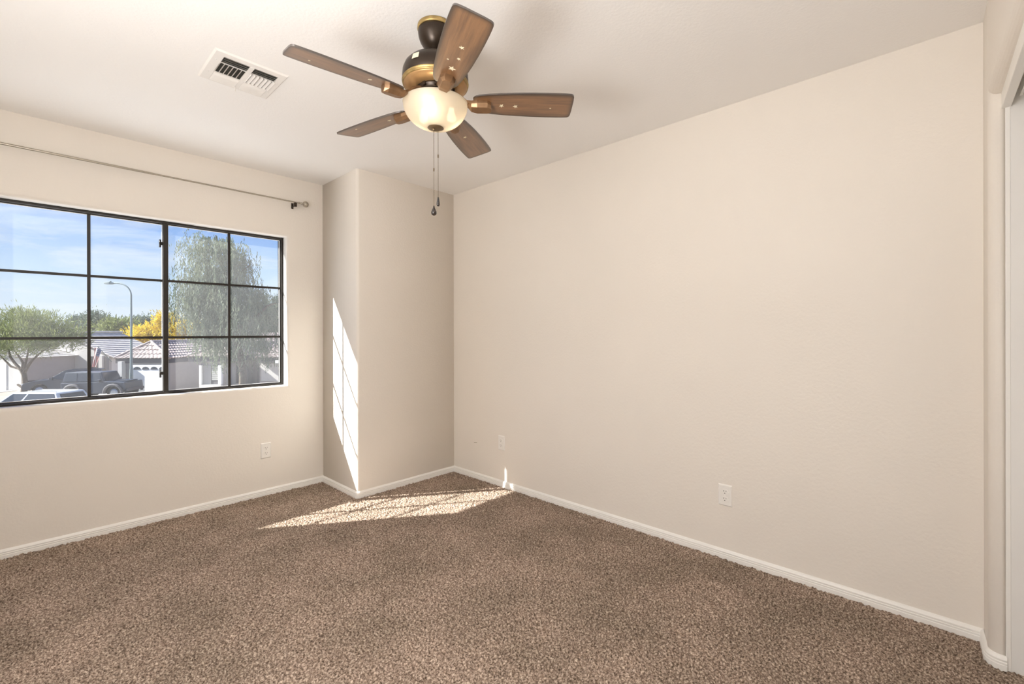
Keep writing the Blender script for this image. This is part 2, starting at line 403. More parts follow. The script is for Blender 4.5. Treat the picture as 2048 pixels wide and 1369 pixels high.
# ------------------------------------------------------------------ window
def window():
    fx0, fx1, fz0, fz1 = WX0+0.001, WX1-0.001, WZ0+0.001, WZ1-0.001
    w = thing('window_1', 'wide bronze framed sliding window with grid muntins', None, (0, 0, 0)); w['kind'] = 'structure'
    t = 0.022; yb = 3.865
    m = MB()
    def ringbox(m, x0, x1, z0, z1, t, y0, y1, tb=None):
        tb = tb or t
        m.box(x0, x0+t, y0, y1, z0, z1); m.box(x1-t, x1, y0, y1, z0, z1); m.box(x0+t, x1-t, y0, y1, z0, z0+tb); m.box(x0+t, x1-t, y0, y1, z1-t, z1)
    ringbox(m, fx0, fx1, fz0, fz1, 0.013, YF, yb)
    m.build('frame', FRAME, w, bevel=0.003)
    # meeting stile
    MB().box(0.622, 0.650, YF+0.004, YF+0.055, fz0+0.010, fz1-0.010).build('meeting_stile', FRAME, w, bevel=0.003)
    # sashes
    for nm, x0, x1, y in (('sash', fx0+0.010, 0.630, 3.834), ('sash', 0.642, fx1-0.010, 3.824)):
        s = MB(); ringbox(s, x0, x1, fz0+0.010, fz1-0.010, 0.008, y-0.008, y+0.010); so_ = s.build(nm, FRAME, w, bevel=0.002)
        g = MB(); ringbox(g, x0+0.008, x1-0.008, fz0+0.018, fz1-0.018, 0.0028, y-0.004, y+0.004); g.build('glazing_bead', SEAL, so_)
        p = MB().box(x0+0.008, x1-0.008, y-0.001, y+0.001, fz0+0.018, fz1-0.018)
        p.build('pane', PANE1 if x0 < 0.3 else PANE2, so_)
        mu = MB(); mx = 0.257 if x0 < 0.3 else 1.015
        mu.box(mx-0.008, mx+0.008, y-0.006, y+0.006, fz0+0.018, fz1-0.018)
        for z in (1.578, 1.195): mu.box(x0+0.008, x1-0.008, y-0.005, y+0.005, z-0.0075, z+0.0075)
        mu.build('muntin', FRAME, so_)
    for z in (1.825, 0.955):
        l = MB().box(0.606, 0.622, YF+0.004, YF+0.024, z-0.010, z+0.010); l.box(0.600, 0.610, YF-0.006, YF+0.010, z-0.028, z+0.024)
        l.tube([(0.605, YF-0.012, z+0.02), (0.600, YF-0.018, z), (0.606, YF-0.010, z-0.026)], 0.004, 6)
        l.build('latch', FRAME, w, bevel=0.002)
window()

# ------------------------------------------------------------------ curtain rod
def curtain_rod():
    y, z = YW-0.06, 2.239
    t = thing('curtain_rod', 'thin brushed nickel curtain rod on the wall above the window', 'curtain rod', (0.5, YW, z))
    L = lambda p: (p[0]-0.5, p[1]-YW, p[2]-z)
    MB().tube([L((-0.42, y, z)), L((0.55, y, z))], 0.0068, 14).tube([L((0.55, y, z)), L((1.445, y, z))], 0.0056, 14).build('rod', NICKEL, t)
    for x, s in ((1.445, 1), (-0.42, -1)):
        f = MB(); prof = [(0.0001, 0), (0.008, 0), (0.008, 0.012), (0.005, 0.014), (0.005, 0.022), (0.009, 0.024), (0.009, 0.030), (0.006, 0.033), (0.0062, 0.036)]
        R = 0.024
        prof += [(R*math.sin(a), 0.036+0.022-0.022*math.cos(a)) for a in np.linspace(0.3, PI-0.01, 12)]
        c = L((x, y, z))
        g = MB().lathe(prof, 20)
        f.add([(c[0]+s*vz, c[1]+vx, c[2]+vy) for vx, vy, vz in g.v], g.f, True)
        f.build('finial', NICKEL, t)
    for x in (1.425, -0.40):
        k = MB(); c = L((x, y, z))
        k.box(c[0]-0.008, c[0]+0.008, -0.004, 0.0, -0.040, 0.004)
        k.box(c[0]-0.004, c[0]+0.004, c[1]-0.002, -0.002, -0.030, -0.022)
        k.tube([(c[0], c[1], -0.026), (c[0], c[1]-0.008, -0.014), (c[0], c[1]-0.008, -0.004)], 0.004, 8)
        k.box(c[0]-0.010, c[0]+0.010, c[1]-0.008, c[1]+0.008, -0.034, -0.005)
        k.build('bracket', BRONZE, t, bevel=0.001)
curtain_rod()

# ------------------------------------------------------------------ outlets
def outlet(label, loc, rz):
    t = thing('wall_outlet', label, 'outlet', loc, rz, 'white wall outlets')     # plate faces local -Y
    w, h, d = 0.0365, 0.0585, 0.006
    m = MB()
    a = [(-w, 0, -h), (w, 0, -h), (w, 0, h), (-w, 0, h)]; c = [(-w+0.006, -d, -h+0.006), (w-0.006, -d, -h+0.006), (w-0.006, -d, h-0.006), (-w+0.006, -d, h-0.006)]
    m.add(a+c, [(0, 1, 5, 4), (1, 2, 6, 5), (2, 3, 7, 6), (3, 0, 4, 7), (4, 5, 6, 7), (0, 3, 2, 1)])
    m.build('cover_plate', PLATE, t, bevel=0.0012)
    for zc in (0.0195, -0.0195):
        r = MB(); N = 24; pts = []
        for k in range(N):
            g = 2*PI*k/N; pts.append((0.0165*math.cos(g), max(-0.0132, min(0.0132, 0.0165*math.sin(g)))))
        r.add([(x, -d-0.0003, zc+z) for x, z in pts]+[(x, -d-0.002, zc+z) for x, z in pts], [(k, (k+1) % N, N+(k+1) % N, N+k) for k in range(N)]+[tuple(range(N, 2*N))])
        ro = r.build('receptacle', PLATE, t)
        s = MB()
        for x, hh in ((-0.0063, 0.0045), (0.0063, 0.0038)): s.box(x-0.0011, x+0.0011, -d-0.0026, -d-0.0012, zc+0.0025-hh+0.002, zc+0.0025+hh)
        s.lathe([(0.0001, 0), (0.0026, 0), (0.0026, 0.0014), (0.0001, 0.0014)], 10)
        nv = 40
        for i in range(len(s.v)-nv, len(s.v)):
            x, y, z = s.v[i]; s.v[i] = (x, -d-0.0026+z, zc-0.0075+y)
        s.build('slots', DARK, ro)
    sc = MB().lathe([(0.0001, -0.0010), (0.0028, -0.0006), (0.003, 0)], 12)
    sc.v = [(x, -d+z, y) for x, y, z in sc.v]
    sc.build('screw', PLATE, t)
outlet('white double outlet low on the wall below the window', (1.229, YW, 0.338), 0)
outlet('far white outlet low on the bare wall near the boxed-out corner', (XR, 2.557, 0.346), PI/2*-1)
outlet('near white outlet low on the middle of the bare wall', (XR, 0.859, 0.342), PI/2*-1)

# ------------------------------------------------------------------ ceiling vent
def vent():
    x0, x1, y0, y1 = 0.549, 0.851, 2.254, 2.553
    cx, cy = (x0+x1)/2, (y0+y1)/2
    t = thing('ceiling_vent', 'white louvred air vent set in the ceiling beside the fan', 'vent', (cx, cy, H))
    hw = (x1-x0)/2
    # face plate with stepped border; opening 0.215 x 0.235
    ox0, ox1, oy0, oy1 = -0.108, 0.116, -0.112, 0.124
    m = MB()
    A = [(-hw, -hw, 0), (hw, -hw, 0), (hw, hw, 0), (-hw, hw, 0)]; B = [(x*0.955, y*0.955, -0.007) for x, y, z in A]
    C = [(ox0, oy0, -0.007), (ox1, oy0, -0.007), (ox1, oy1, -0.007), (ox0, oy1, -0.007)]; D = [(x, y, -0.002) for x, y, z in C]
    for P, Q in ((A, B), (B, C), (C, D)):
        for k in range(4): j = (k+1) % 4; m.add([P[k], P[j], Q[j], Q[k]], [(3, 2, 1, 0)])
    m.build('face_plate', VENTW, t)
    MB().box(ox0-0.004, ox1+0.004, oy0-0.004, oy1+0.004, -0.0022, -0.0008).build('duct_opening', DARK, t)
    sl_ = MB(); xm = 0.005
    sl_.box(xm-0.009, xm+0.009, oy0, oy1, -0.009, -0.003)
    for c0, c1 in ((ox0, xm-0.009), (xm+0.009, ox1)):
        for k in range(4):    # bank next to the camera side: slats lie along the view, slots read dark
            y = oy0+0.004+k*0.0165
            sl_.obox(((c0+c1)/2, y, -0.0065), ((c1-c0)/2, 0, 0), (0, 0.0034, 0.0026), (0, 0.0003, 0.0004))
        for k in range(4):    # far bank, tilted the other way to hide the gaps
            y = oy1-0.066+k*0.0195
            sl_.obox(((c0+c1)/2, y, -0.0075), ((c1-c0)/2, 0, 0), (0, 0.0066, -0.0056), (0, -0.0003, 0.0005))
        ma, mb = oy0+0.058, oy1-0.080
        sl_.box(c0, c1, ma-0.004, ma, -0.0075, -0.004); sl_.box(c0, c1, mb, mb+0.006, -0.0075, -0.004)
        n = 6
        for k in range(n+1):  # cross bank
            x = c0+(c1-c0)*k/n; left = c0 < 0
            sl_.obox((x, (ma+mb)/2, -0.0068), (0.0034, 0, 0.0026) if left else (0.0056, 0, -0.0042), (0, (mb-ma)/2, 0), (0.0003, 0, 0.0005))
    sl_.build('louvers', VENTW, t)
    lv = MB().tube([(0.0, oy1+0.002, -0.007), (0.001, oy1+0.006, -0.016), (0.004, oy1+0.018, -0.020)], 0.0022, 8); lv.build('lever', VENTW, t)
    for x, y in ((-0.128, -0.07), (-0.128, 0.06), (0.131, -0.05), (0.131, 0.07)): MB().lathe([(0.0001, -0.0088), (0.003, -0.008), (0.0034, -0.0068)], 10, (x, y, 0)).build('screw', VENTW, t)
    
vent()

# ------------------------------------------------------------------ ceiling fan
FX, FY = 1.114, 1.468
def star_pts(r, n=5):
    return [((r if k % 2 == 0 else r*0.42)*math.cos(PI*k/n), (r if k % 2 == 0 else r*0.42)*math.sin(PI*k/n)) for k in range(2*n)]

def blade_outline():
    up = [(0.150, 0.030), (0.158, 0.040), (0.175, 0.0465), (0.21, 0.0525), (0.26, 0.058), (0.32, 0.0622), (0.38, 0.0648), (0.44, 0.066), (0.49, 0.0658), (0.515, 0.0650)]
    tipc = [(0.532+0.014*math.sin(a), 0.049+0.015*math.cos(a)) for a in np.linspace(0.15, PI/2-0.1, 6)]
    half = up+tipc
    mid = [(0.5475, y) for y in (0.03, 0.012)]
    half = half+mid
    return half+[(x, -y) for x, y in half[::-1]]

def make_blade(parent, ang, first=None):
    pitch = -math.radians(13.0)
    if first is None:
        out = blade_outline(); n = len(out); th = 0.003
        # concentric rings so the rim attribute can follow the edge
        c = (0.35, 0.0)
        def inset(k): 
            r = []
            for x, y in out:
                dx, dy = x-c[0], y-c[1]
                ix = c[0]+dx*(1-k*0.16/max(0.05, math.hypot(dx, dy)/0.2)) ; iy = y*(1-k*0.62)
                r.append((ix, iy))
            return r
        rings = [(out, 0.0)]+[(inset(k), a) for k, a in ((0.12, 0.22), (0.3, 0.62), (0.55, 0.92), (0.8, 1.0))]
        vs, fs, at = [], [], []
        for sgn in (-1, 1):
            base = len(vs)
            for rg, a in rings:
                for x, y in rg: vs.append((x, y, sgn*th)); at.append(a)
            for i in range(len(rings)-1):
                for k in range(n):
                    j = (k+1) % n; q = (base+i*n+k, base+i*n+j, base+(i+1)*n+j, base+(i+1)*n+k); fs.append(q if sgn > 0 else q[::-1])
            q = tuple(base+(len(rings)-1)*n+k for k in range(n)); fs.append(q if sgn > 0 else q[::-1])
        o2 = len(rings)*n
        for k in range(n): j = (k+1) % n; fs.append((k, o2+k, o2+j, j))
        me = bpy.data.meshes.new('blade'); me.from_pydata(vs, [], fs)
        a_ = me.attributes.new('rim', 'FLOAT', 'POINT'); a_.data.foreach_set('value', at)
        bm = bmesh.new(); bm.from_mesh(me); bmesh.ops.recalc_face_normals(bm, faces=bm.faces); bm.to_mesh(me); bm.free()
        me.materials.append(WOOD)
    else: me = first
    o = bpy.data.objects.new('blade', me); COL.objects.link(o); o.parent = parent
    o.matrix_local = Matrix.Translation((0, 0, 2.137-H)) @ Matrix.Rotation(ang, 4, 'Z') @ Matrix.Rotation(pitch, 4, 'X')
    return o, me

def fan():
    t = thing('ceiling_fan', 'five-blade walnut ceiling fan with lit glass bowl hanging from the ceiling', 'ceiling fan', (FX, FY, H))
    Z = lambda z: z-H
    MB().lathe([(0.0001, -0.0005), (0.066, -0.0005), (0.070, -0.004), (0.071, -0.016), (0.069, -0.020), (0.0001, -0.020)], 56).build('ceiling_ring', BRASS, t)
    MB().lathe([(0.0001, -0.018), (0.067, -0.018), (0.068, -0.030), (0.066, -0.046), (0.060, -0.064), (0.050, -0.080), (0.037, -0.093), (0.027, -0.099), (0.025, -0.103), (0.0001, -0.103)], 56).build('canopy', BRONZE, t)
    MB().lathe([(0.0001, -0.088), (0.0125, -0.088), (0.0125, -0.136), (0.0001, -0.136)], 20).lathe([(0.013, -0.110), (0.024, -0.114), (0.026, -0.122), (0.026, -0.130), (0.013, -0.130)], 24).build('downrod', BRONZE, t)
    MB().lathe([(0.0001, Z(2.312)), (0.034, Z(2.312)), (0.052, Z(2.309)), (0.080, Z(2.302)), (0.105, Z(2.289)), (0.120, Z(2.273)), (0.1275, Z(2.254)), (0.1295, Z(2.234)), (0.1290, Z(2.218)), (0.127, Z(2.214)), (0.06, Z(2.212)), (0.0001, Z(2.212))], 64).build('motor_housing', BRONZE, t)
    MB().lathe([(0.120, Z(2.217)), (0.1300, Z(2.216)), (0.1310, Z(2.212)), (0.1280, Z(2.2095)), (0.1275, Z(2.2075)), (0.1290, Z(2.205)), (0.1280, Z(2.202)), (0.115, Z(2.201))], 64).build('motor_band', BRASS, t)
    MB().lathe([(0.118, Z(2.204)), (0.1255, Z(2.203)), (0.1220, Z(2.198)), (0.1110, Z(2.192)), (0.097, Z(2.188)), (0.084, Z(2.186)), (0.060, Z(2.185)), (0.0001, Z(2.185))], 64).build('lower_housing', TAN, t)
    fl = MB().lathe([(0.0001, Z(2.188)), (0.074, Z(2.188)), (0.0755, Z(2.179)), (0.070, Z(2.176)), (0.070, Z(2.168)), (0.058, Z(2.165)), (0.0001, Z(2.165))], 48)
    for k in range(10):
        a = 2*PI*(k+0.5)/10; ca, sa = math.cos(a), math.sin(a)
        fl.obox((0.0745*ca, 0.0745*sa, Z(2.178)), (0.004*ca, 0.004*sa, 0), (-0.006*sa, 0.006*ca, 0), (0, 0, 0.007))
    fl.build('flywheel', BRONZE, t)
    # maker's label sticker on the housing
    a = math.atan2(-FY, -FX)-0.62; m = MB()
    N = 6; va = []
    for i in range(N+1):
        g = a-0.115+0.23*i/N
        for rz_, zz in ((0.1232, 2.2680), (0.1300, 2.2460)): va.append((rz_*math.cos(g), rz_*math.sin(g), Z(zz)))
    vb = [(x*1.006, y*1.006, z) for x, y, z in va]
    m.add(va+vb, [(2*i+14, 2*i+16, 2*i+17, 2*i+15) for i in range(N)]+[(0, 14, 15, 1), (2*N, 2*N+1, 2*N+15, 2*N+14)]+[(2*i, 2*i+2, 2*i+16, 2*i+14) for i in range(N)]+[(2*i+1, 2*i+15, 2*i+17, 2*i+3) for i in range(N)])
    m.build('label_sticker', mat('sticker', (0.62, 0.56, 0.42), 0.5), t)
    # blades and irons
    A0 = math.radians(172.5); first = None
    stars = {0: [(0.27, 0.006, 0.008), (0.47, -0.02, 0.004)], 1: [(0.26, 0.004, 0.0135), (0.325, 0.012, 0.007), (0.385, 0.006, 0.009), (0.30, -0.02, 0.004)], 2: [(0.262, 0.004, 0.010), (0.318, 0.006, 0.010), (0.46, 0.012, 0.004)],
             3: [(0.325, 0.0, 0.009)], 4: [(0.265, 0.0, 0.009), (0.44, 0.035, 0.005)]}
    for k in range(5):
        ang = A0+k*2*PI/5
        bl, first = make_blade(t, ang, first)
        for (x, y, r) in stars[k]:
            sp = star_pts(r); n = len(sp); z0, z1 = -0.0031, -0.0042; rt = random.random()*6
            sp = [(x+px*math.cos(rt)-py*math.sin(rt), y+px*math.sin(rt)+py*math.cos(rt)) for px, py in sp]
            MB().add([(px, py, z0) for px, py in sp]+[(px, py, z1) for px, py in sp], [tuple(range(2*n-1, n-1, -1))]+[(i, (i+1) % n, n+(i+1) % n, n+i) for i in range(n)]).build('star_sticker', STAR, bl)
        # blade iron: arm from the flywheel, flared hexagonal paddle under the blade
        ca, sa = math.cos(ang), math.sin(ang)
        m = MB(); rows = []
        pit = -math.radians(13.0)
        for r, w, zc, hz in ((0.066, 0.012, 2.172, 0.005), (0.088, 0.013, 2.166, 0.006), (0.108, 0.014, 2.152, 0.007), (0.124, 0.017, 2.135, 0.008), (0.142, 0.023, 2.1225, 0.013), (0.165, 0.028, 2.1205, 0.0145), (0.206, 0.0275, 2.1205, 0.0145), (0.221, 0.015, 2.1205, 0.0145)):
            tw = 0 if r < 0.13 else pit
            row = []
            for wy, dz in ((-w, hz), (w, hz), (w, 0.0), (w*0.62, -hz*0.9), (-w*0.62, -hz*0.9), (-w, 0.0)):
                y = wy*math.cos(tw)-dz*math.sin(tw); z = wy*math.sin(tw)+dz*math.cos(tw)
                row.append((r*ca-y*sa, r*sa+y*ca, Z(zc+z)))
            rows.append(row)
        n = 6; vs = [v for row in rows for v in row]
        m.add(vs, [(i*n+k2, i*n+(k2+1) % n, (i+1)*n+(k2+1) % n, (i+1)*n+k2) for i in range(len(rows)-1) for k2 in range(n)]+[tuple(range(n)), tuple(range(len(vs)-1, len(vs)-n-1, -1))])
        ir = m.build('blade_iron', IRON, t, bevel=0.0016, merge=True)
        ir.data.materials[0] = IRON
    # light kit
    MB().lathe([(0.0001, Z(2.170)), (0.062, Z(2.170)), (0.064, Z(2.160)), (0.060, Z(2.150)), (0.060, Z(2.142)), (0.084, Z(2.139)), (0.086, Z(2.134)), (0.0001, Z(2.132))], 48).build('light_fitter', BRONZE, t)
    zr, zb, R = 2.128, 2.033, 0.1265
    N = 18; outp = []; inn = []
    for i in range(N+1):
        a = PI/2*i/N
        rr_ = R*(math.cos(a)**0.97 if i < N else 0.0); zz = zr-(zr-zb)*math.sin(a)
        outp.append((max(rr_, 0.004), Z(zz)))
        inn.append((max(rr_-0.003, 0.003), Z(zz+0.003)))
    prof = inn[::-1]+[(R-0.0015, Z(zr+0.004)), (R+0.0015, Z(zr+0.003))]+outp
    MB().lathe(prof, 72).build('glass_bowl', BOWL, t)['label'] = 'frosted white glass bowl glowing from three bulbs'
    fc = MB().lathe([(0.0001, Z(2.042)), (0.030, Z(2.042)), (0.0325, Z(2.0385)), (0.0315, Z(2.0355)), (0.022, Z(2.0315)), (0.012, Z(2.0285)), (0.0001, Z(2.028))], 36)
    fc.lathe([(0.0001, -0.002), (0.005, -0.003), (0.006, -0.007), (0.004, -0.011), (0.0001, -0.012)], 14, (-0.012, -0.004, Z(2.032)))
    fc.lathe([(0.0001, -0.001), (0.005, -0.002), (0.005, -0.004), (0.0001, -0.005)], 14, (0.012, 0.001, Z(2.033)))
    fc.build('finial_cap', mat('bronze_cap', (0.20, 0.14, 0.075), 0.38, metal=0.6), t)
    for k in range(3):
        a = math.radians(-140+120*k); x, y = 0.066*math.cos(a), 0.066*math.sin(a)
        MB().lathe([(0.0001, 0.020), (0.010, 0.020), (0.011, 0.004), (0.016, -0.006), (0.0185, -0.016), (0.016, -0.026), (0.009, -0.033), (0.0001, -0.035)], 20, (x, y, Z(2.108))).build('bulb', BULB, t)
        L = bpy.data.lights.new('bulb_light', 'POINT'); L.energy = 0.9; L.color = (1.0, 0.82, 0.60); L.shadow_soft_size = 0.012
        lo = bpy.data.objects.new('bulb_light', L); COL.objects.link(lo); lo.parent = t; lo.location = (x*1.12, y*1.12, Z(2.080))
    # bead chains
    for dx, dy, zt, ze, knot, kind in ((-0.0125, -0.004, 2.019, 1.722, 1.866, 'drop'), (0.0125, 0.001, 2.027, 1.762, 1.928, 'rod')):
        m = MB(); z = zt
        while z > ze:
            m.sphere((dx, dy, Z(z)), 0.0014, 6, 4); z -= 0.0037
        m.tube([(dx, dy, Z(zt)), (dx, dy, Z(ze))], 0.0005, 5)
        m.tube([(dx, dy, Z(knot+0.006)), (dx, dy, Z(knot-0.006))], 0.0026, 8)
        c = m.build('pull_chain', CHAIN, t)
        if kind == 'drop': pr = [(0.0001, 0.002), (0.0026, 0.001), (0.0032, -0.004), (0.0065, -0.012), (0.0108, -0.022), (0.0112, -0.028), (0.0085, -0.034), (0.004, -0.037), (0.0001, -0.0375)]
        else: pr = [(0.0001, 0.002), (0.003, 0.001), (0.0032, -0.002), (0.0045, -0.010), (0.0062, -0.022), (0.0062, -0.029), (0.004, -0.034), (0.0001, -0.035)]
        MB().lathe(pr, 20, (dx, dy, Z(ze))).build('pull_knob', BLACKCAP, c)
fan()

# ================================================================== outside
GZ = -3.2; F = 914.163
def U(px, v): return (px-1024)/F*v
def ZZ(py, v): return CAMH-(py-667)/F*v
RX = Vector((math.cos(YAW), -math.sin(YAW), 0)); RV = Vector((math.sin(YAW), math.cos(YAW), 0))
def site(u, v, z=GZ): return RX*u+RV*v+Vector((0, 0, z))

STUCCO = mat('white_stucco', (0.624, 0.600, 0.568), 0.9, var=0.03)
BEIGE = mat('beige_stucco', (0.416, 0.384, 0.360), 0.9, var=0.04)
SHADETONE = mat('shade_tone_stucco', (0.400, 0.356, 0.344), 0.9, var=0.04)  # stucco darkened so that its colour holds the shade
TRIMD = mat('dark_fascia', (0.10, 0.095, 0.10), 0.8, var=0.1)
DOORW = mat('garage_white', (0.85, 0.845, 0.83), 0.6, var=0.02)
TILE = mat('barrel_tile', (0.352, 0.288, 0.268), 0.85, var=0.28, vscale=3.5)
TILEF = mat('flat_tile', (0.496, 0.456, 0.432), 0.85, var=0.15, vscale=3)
GLASSD = mat('dark_glass', (0.05, 0.06, 0.075), 0.12)
BLIND = mat('window_blind', (0.42, 0.42, 0.39), 0.6)
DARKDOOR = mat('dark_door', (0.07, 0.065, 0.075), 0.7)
GRAVEL = mat('ground_gravel', (0.320, 0.264, 0.224), 0.95, var=0.2, vscale=0.8)
CONC = mat('concrete', (0.400, 0.388, 0.368), 0.9, var=0.06, vscale=1.5)
ASPH = mat('asphalt', (0.240, 0.236, 0.232), 0.95, var=0.08)
BARK = mat('bark', (0.11, 0.085, 0.062), 0.9, var=0.3, vscale=8)
STEEL = mat('grey_green_steel', (0.20, 0.25, 0.25), 0.5)
NAVY = mat('slate_car_paint', (0.018, 0.028, 0.05), 0.4, coat=0.2)
CHAR = mat('charcoal_car_paint', (0.075, 0.08, 0.085), 0.32, coat=0.4)
WHITE = mat('white_car_paint', (0.576, 0.584, 0.592), 0.25, coat=0.6)
TYRE = mat('tyre', (0.02, 0.02, 0.022), 0.8)
RIM = mat('wheel_rim', (0.35, 0.36, 0.38), 0.35, metal=0.7)
LAMPG = mat('car_lamp', (0.7, 0.7, 0.7), 0.15)

pr_ = MB(); a_, b_ = (YEXT+0.02, -0.35), (YEXT+4.2, -1.35)     # added unseen pale slab, bounces sun up through the window
pr_.add([(-4, a_[0], a_[1]), (5, a_[0], a_[1]), (5, b_[0], b_[1]), (-4, b_[0], b_[1])]+[(-4, a_[0], a_[1]-0.2), (5, a_[0], a_[1]-0.2), (5, b_[0], b_[1]-0.2), (-4, b_[0], b_[1]-0.2)],
        [(0, 1, 2, 3), (7, 6, 5, 4), (0, 4, 5, 1), (1, 5, 6, 2), (2, 6, 7, 3), (3, 7, 4, 0)])
struct(pr_.build('roof', mat('bounce_white', (0.80, 0.79, 0.78), 0.8, var=0.03)), 'added pale sun reflector outside under the window')
g = MB(); c = [(-140, 6), (60, 6), (60, 260), (-140, 260)]
gp = [site(u, v) for u, v in c]; gp2 = [p+Vector((0, 0, -0.3)) for p in gp]
g.add(gp+gp2, [(0, 1, 2, 3), (7, 6, 5, 4), (0, 4, 5, 1), (1, 5, 6, 2), (2, 6, 7, 3), (3, 7, 4, 0)])
struct(g.build('ground', GRAVEL), 'pinkish gravel yards across the street')
def slab(name, u0, u1, v0, v1, h, m, label):
    p = [site(u0, v0), site(u1, v0), site(u1, v1), site(u0, v1)]; q = [x+Vector((0, 0, h)) for x in p]
    return struct(MB().add(p+q, [(0, 3, 2, 1), (4, 5, 6, 7), (0, 1, 5, 4), (1, 2, 6, 5), (2, 3, 7, 6), (3, 0, 4, 7)]).build(name, m), label)
slab('street', -70, 20, 14, 27, 0.02, ASPH, 'pale residential street')
slab('driveway', -33, -24.8, 27, 34, 0.025, CONC, 'bright concrete driveway before the white garage door')
slab('driveway', -52, -38.6, 27, 35.6, 0.025, CONC, 'bright concrete driveway left of the green tree')

# ---- roofs
def roof_face(m, e0, e1, r1, r0, barrel=True):
    e0, e1, r1, r0 = map(Vector, (e0, e1, r1, r0))
    d = (e1-e0).normalized(); nrm = (e1-e0).cross(((r0+r1)/2)-((e0+e1)/2)).normalized()
    if nrm.z < 0: nrm = -nrm
    sl = (((r0+r1)/2)-((e0+e1)/2)).length; n = max(3, int(sl/0.36)); W = (e1-e0).length
    N = max(2, int(W/0.30)*6) if barrel else 2
    for i in range(n):
        vs = []
        for t, lip in ((i/n, 0.05), ((i+1)/n+0.01, 0.0)):
            t = min(t, 1.0)
            a = e0.lerp(r0, t); b_ = e1.lerp(r1, t)
            for k in range(N+1):
                p = a.lerp(b_, k/N); ph = (p-e0).dot(d)/0.30
                off = lip+(0.055*abs(math.sin(PI*ph)) if barrel else 0)
                vs.append(p+nrm*off)
        low = [vs[k]-nrm*0.07 for k in range(N+1)]
        m.add(vs+low, [(k, k+1, N+2+k, N+1+k) for k in range(N)]+[(2*N+2+k, 2*N+3+k, k+1, k) for k in range(N)], False)
def caps(m, a, b_, r=0.11):
    a, b_ = Vector(a), Vector(b_); n = max(2, int((b_-a).length/0.38))
    for i in range(n):
        p = a.lerp(b_, i/n); q = a.lerp(b_, (i+1)/n+0.02)
        m.tube([p+Vector((0, 0, 0.04)), q+Vector((0, 0, 0.06))], [r, r*0.85], 8)

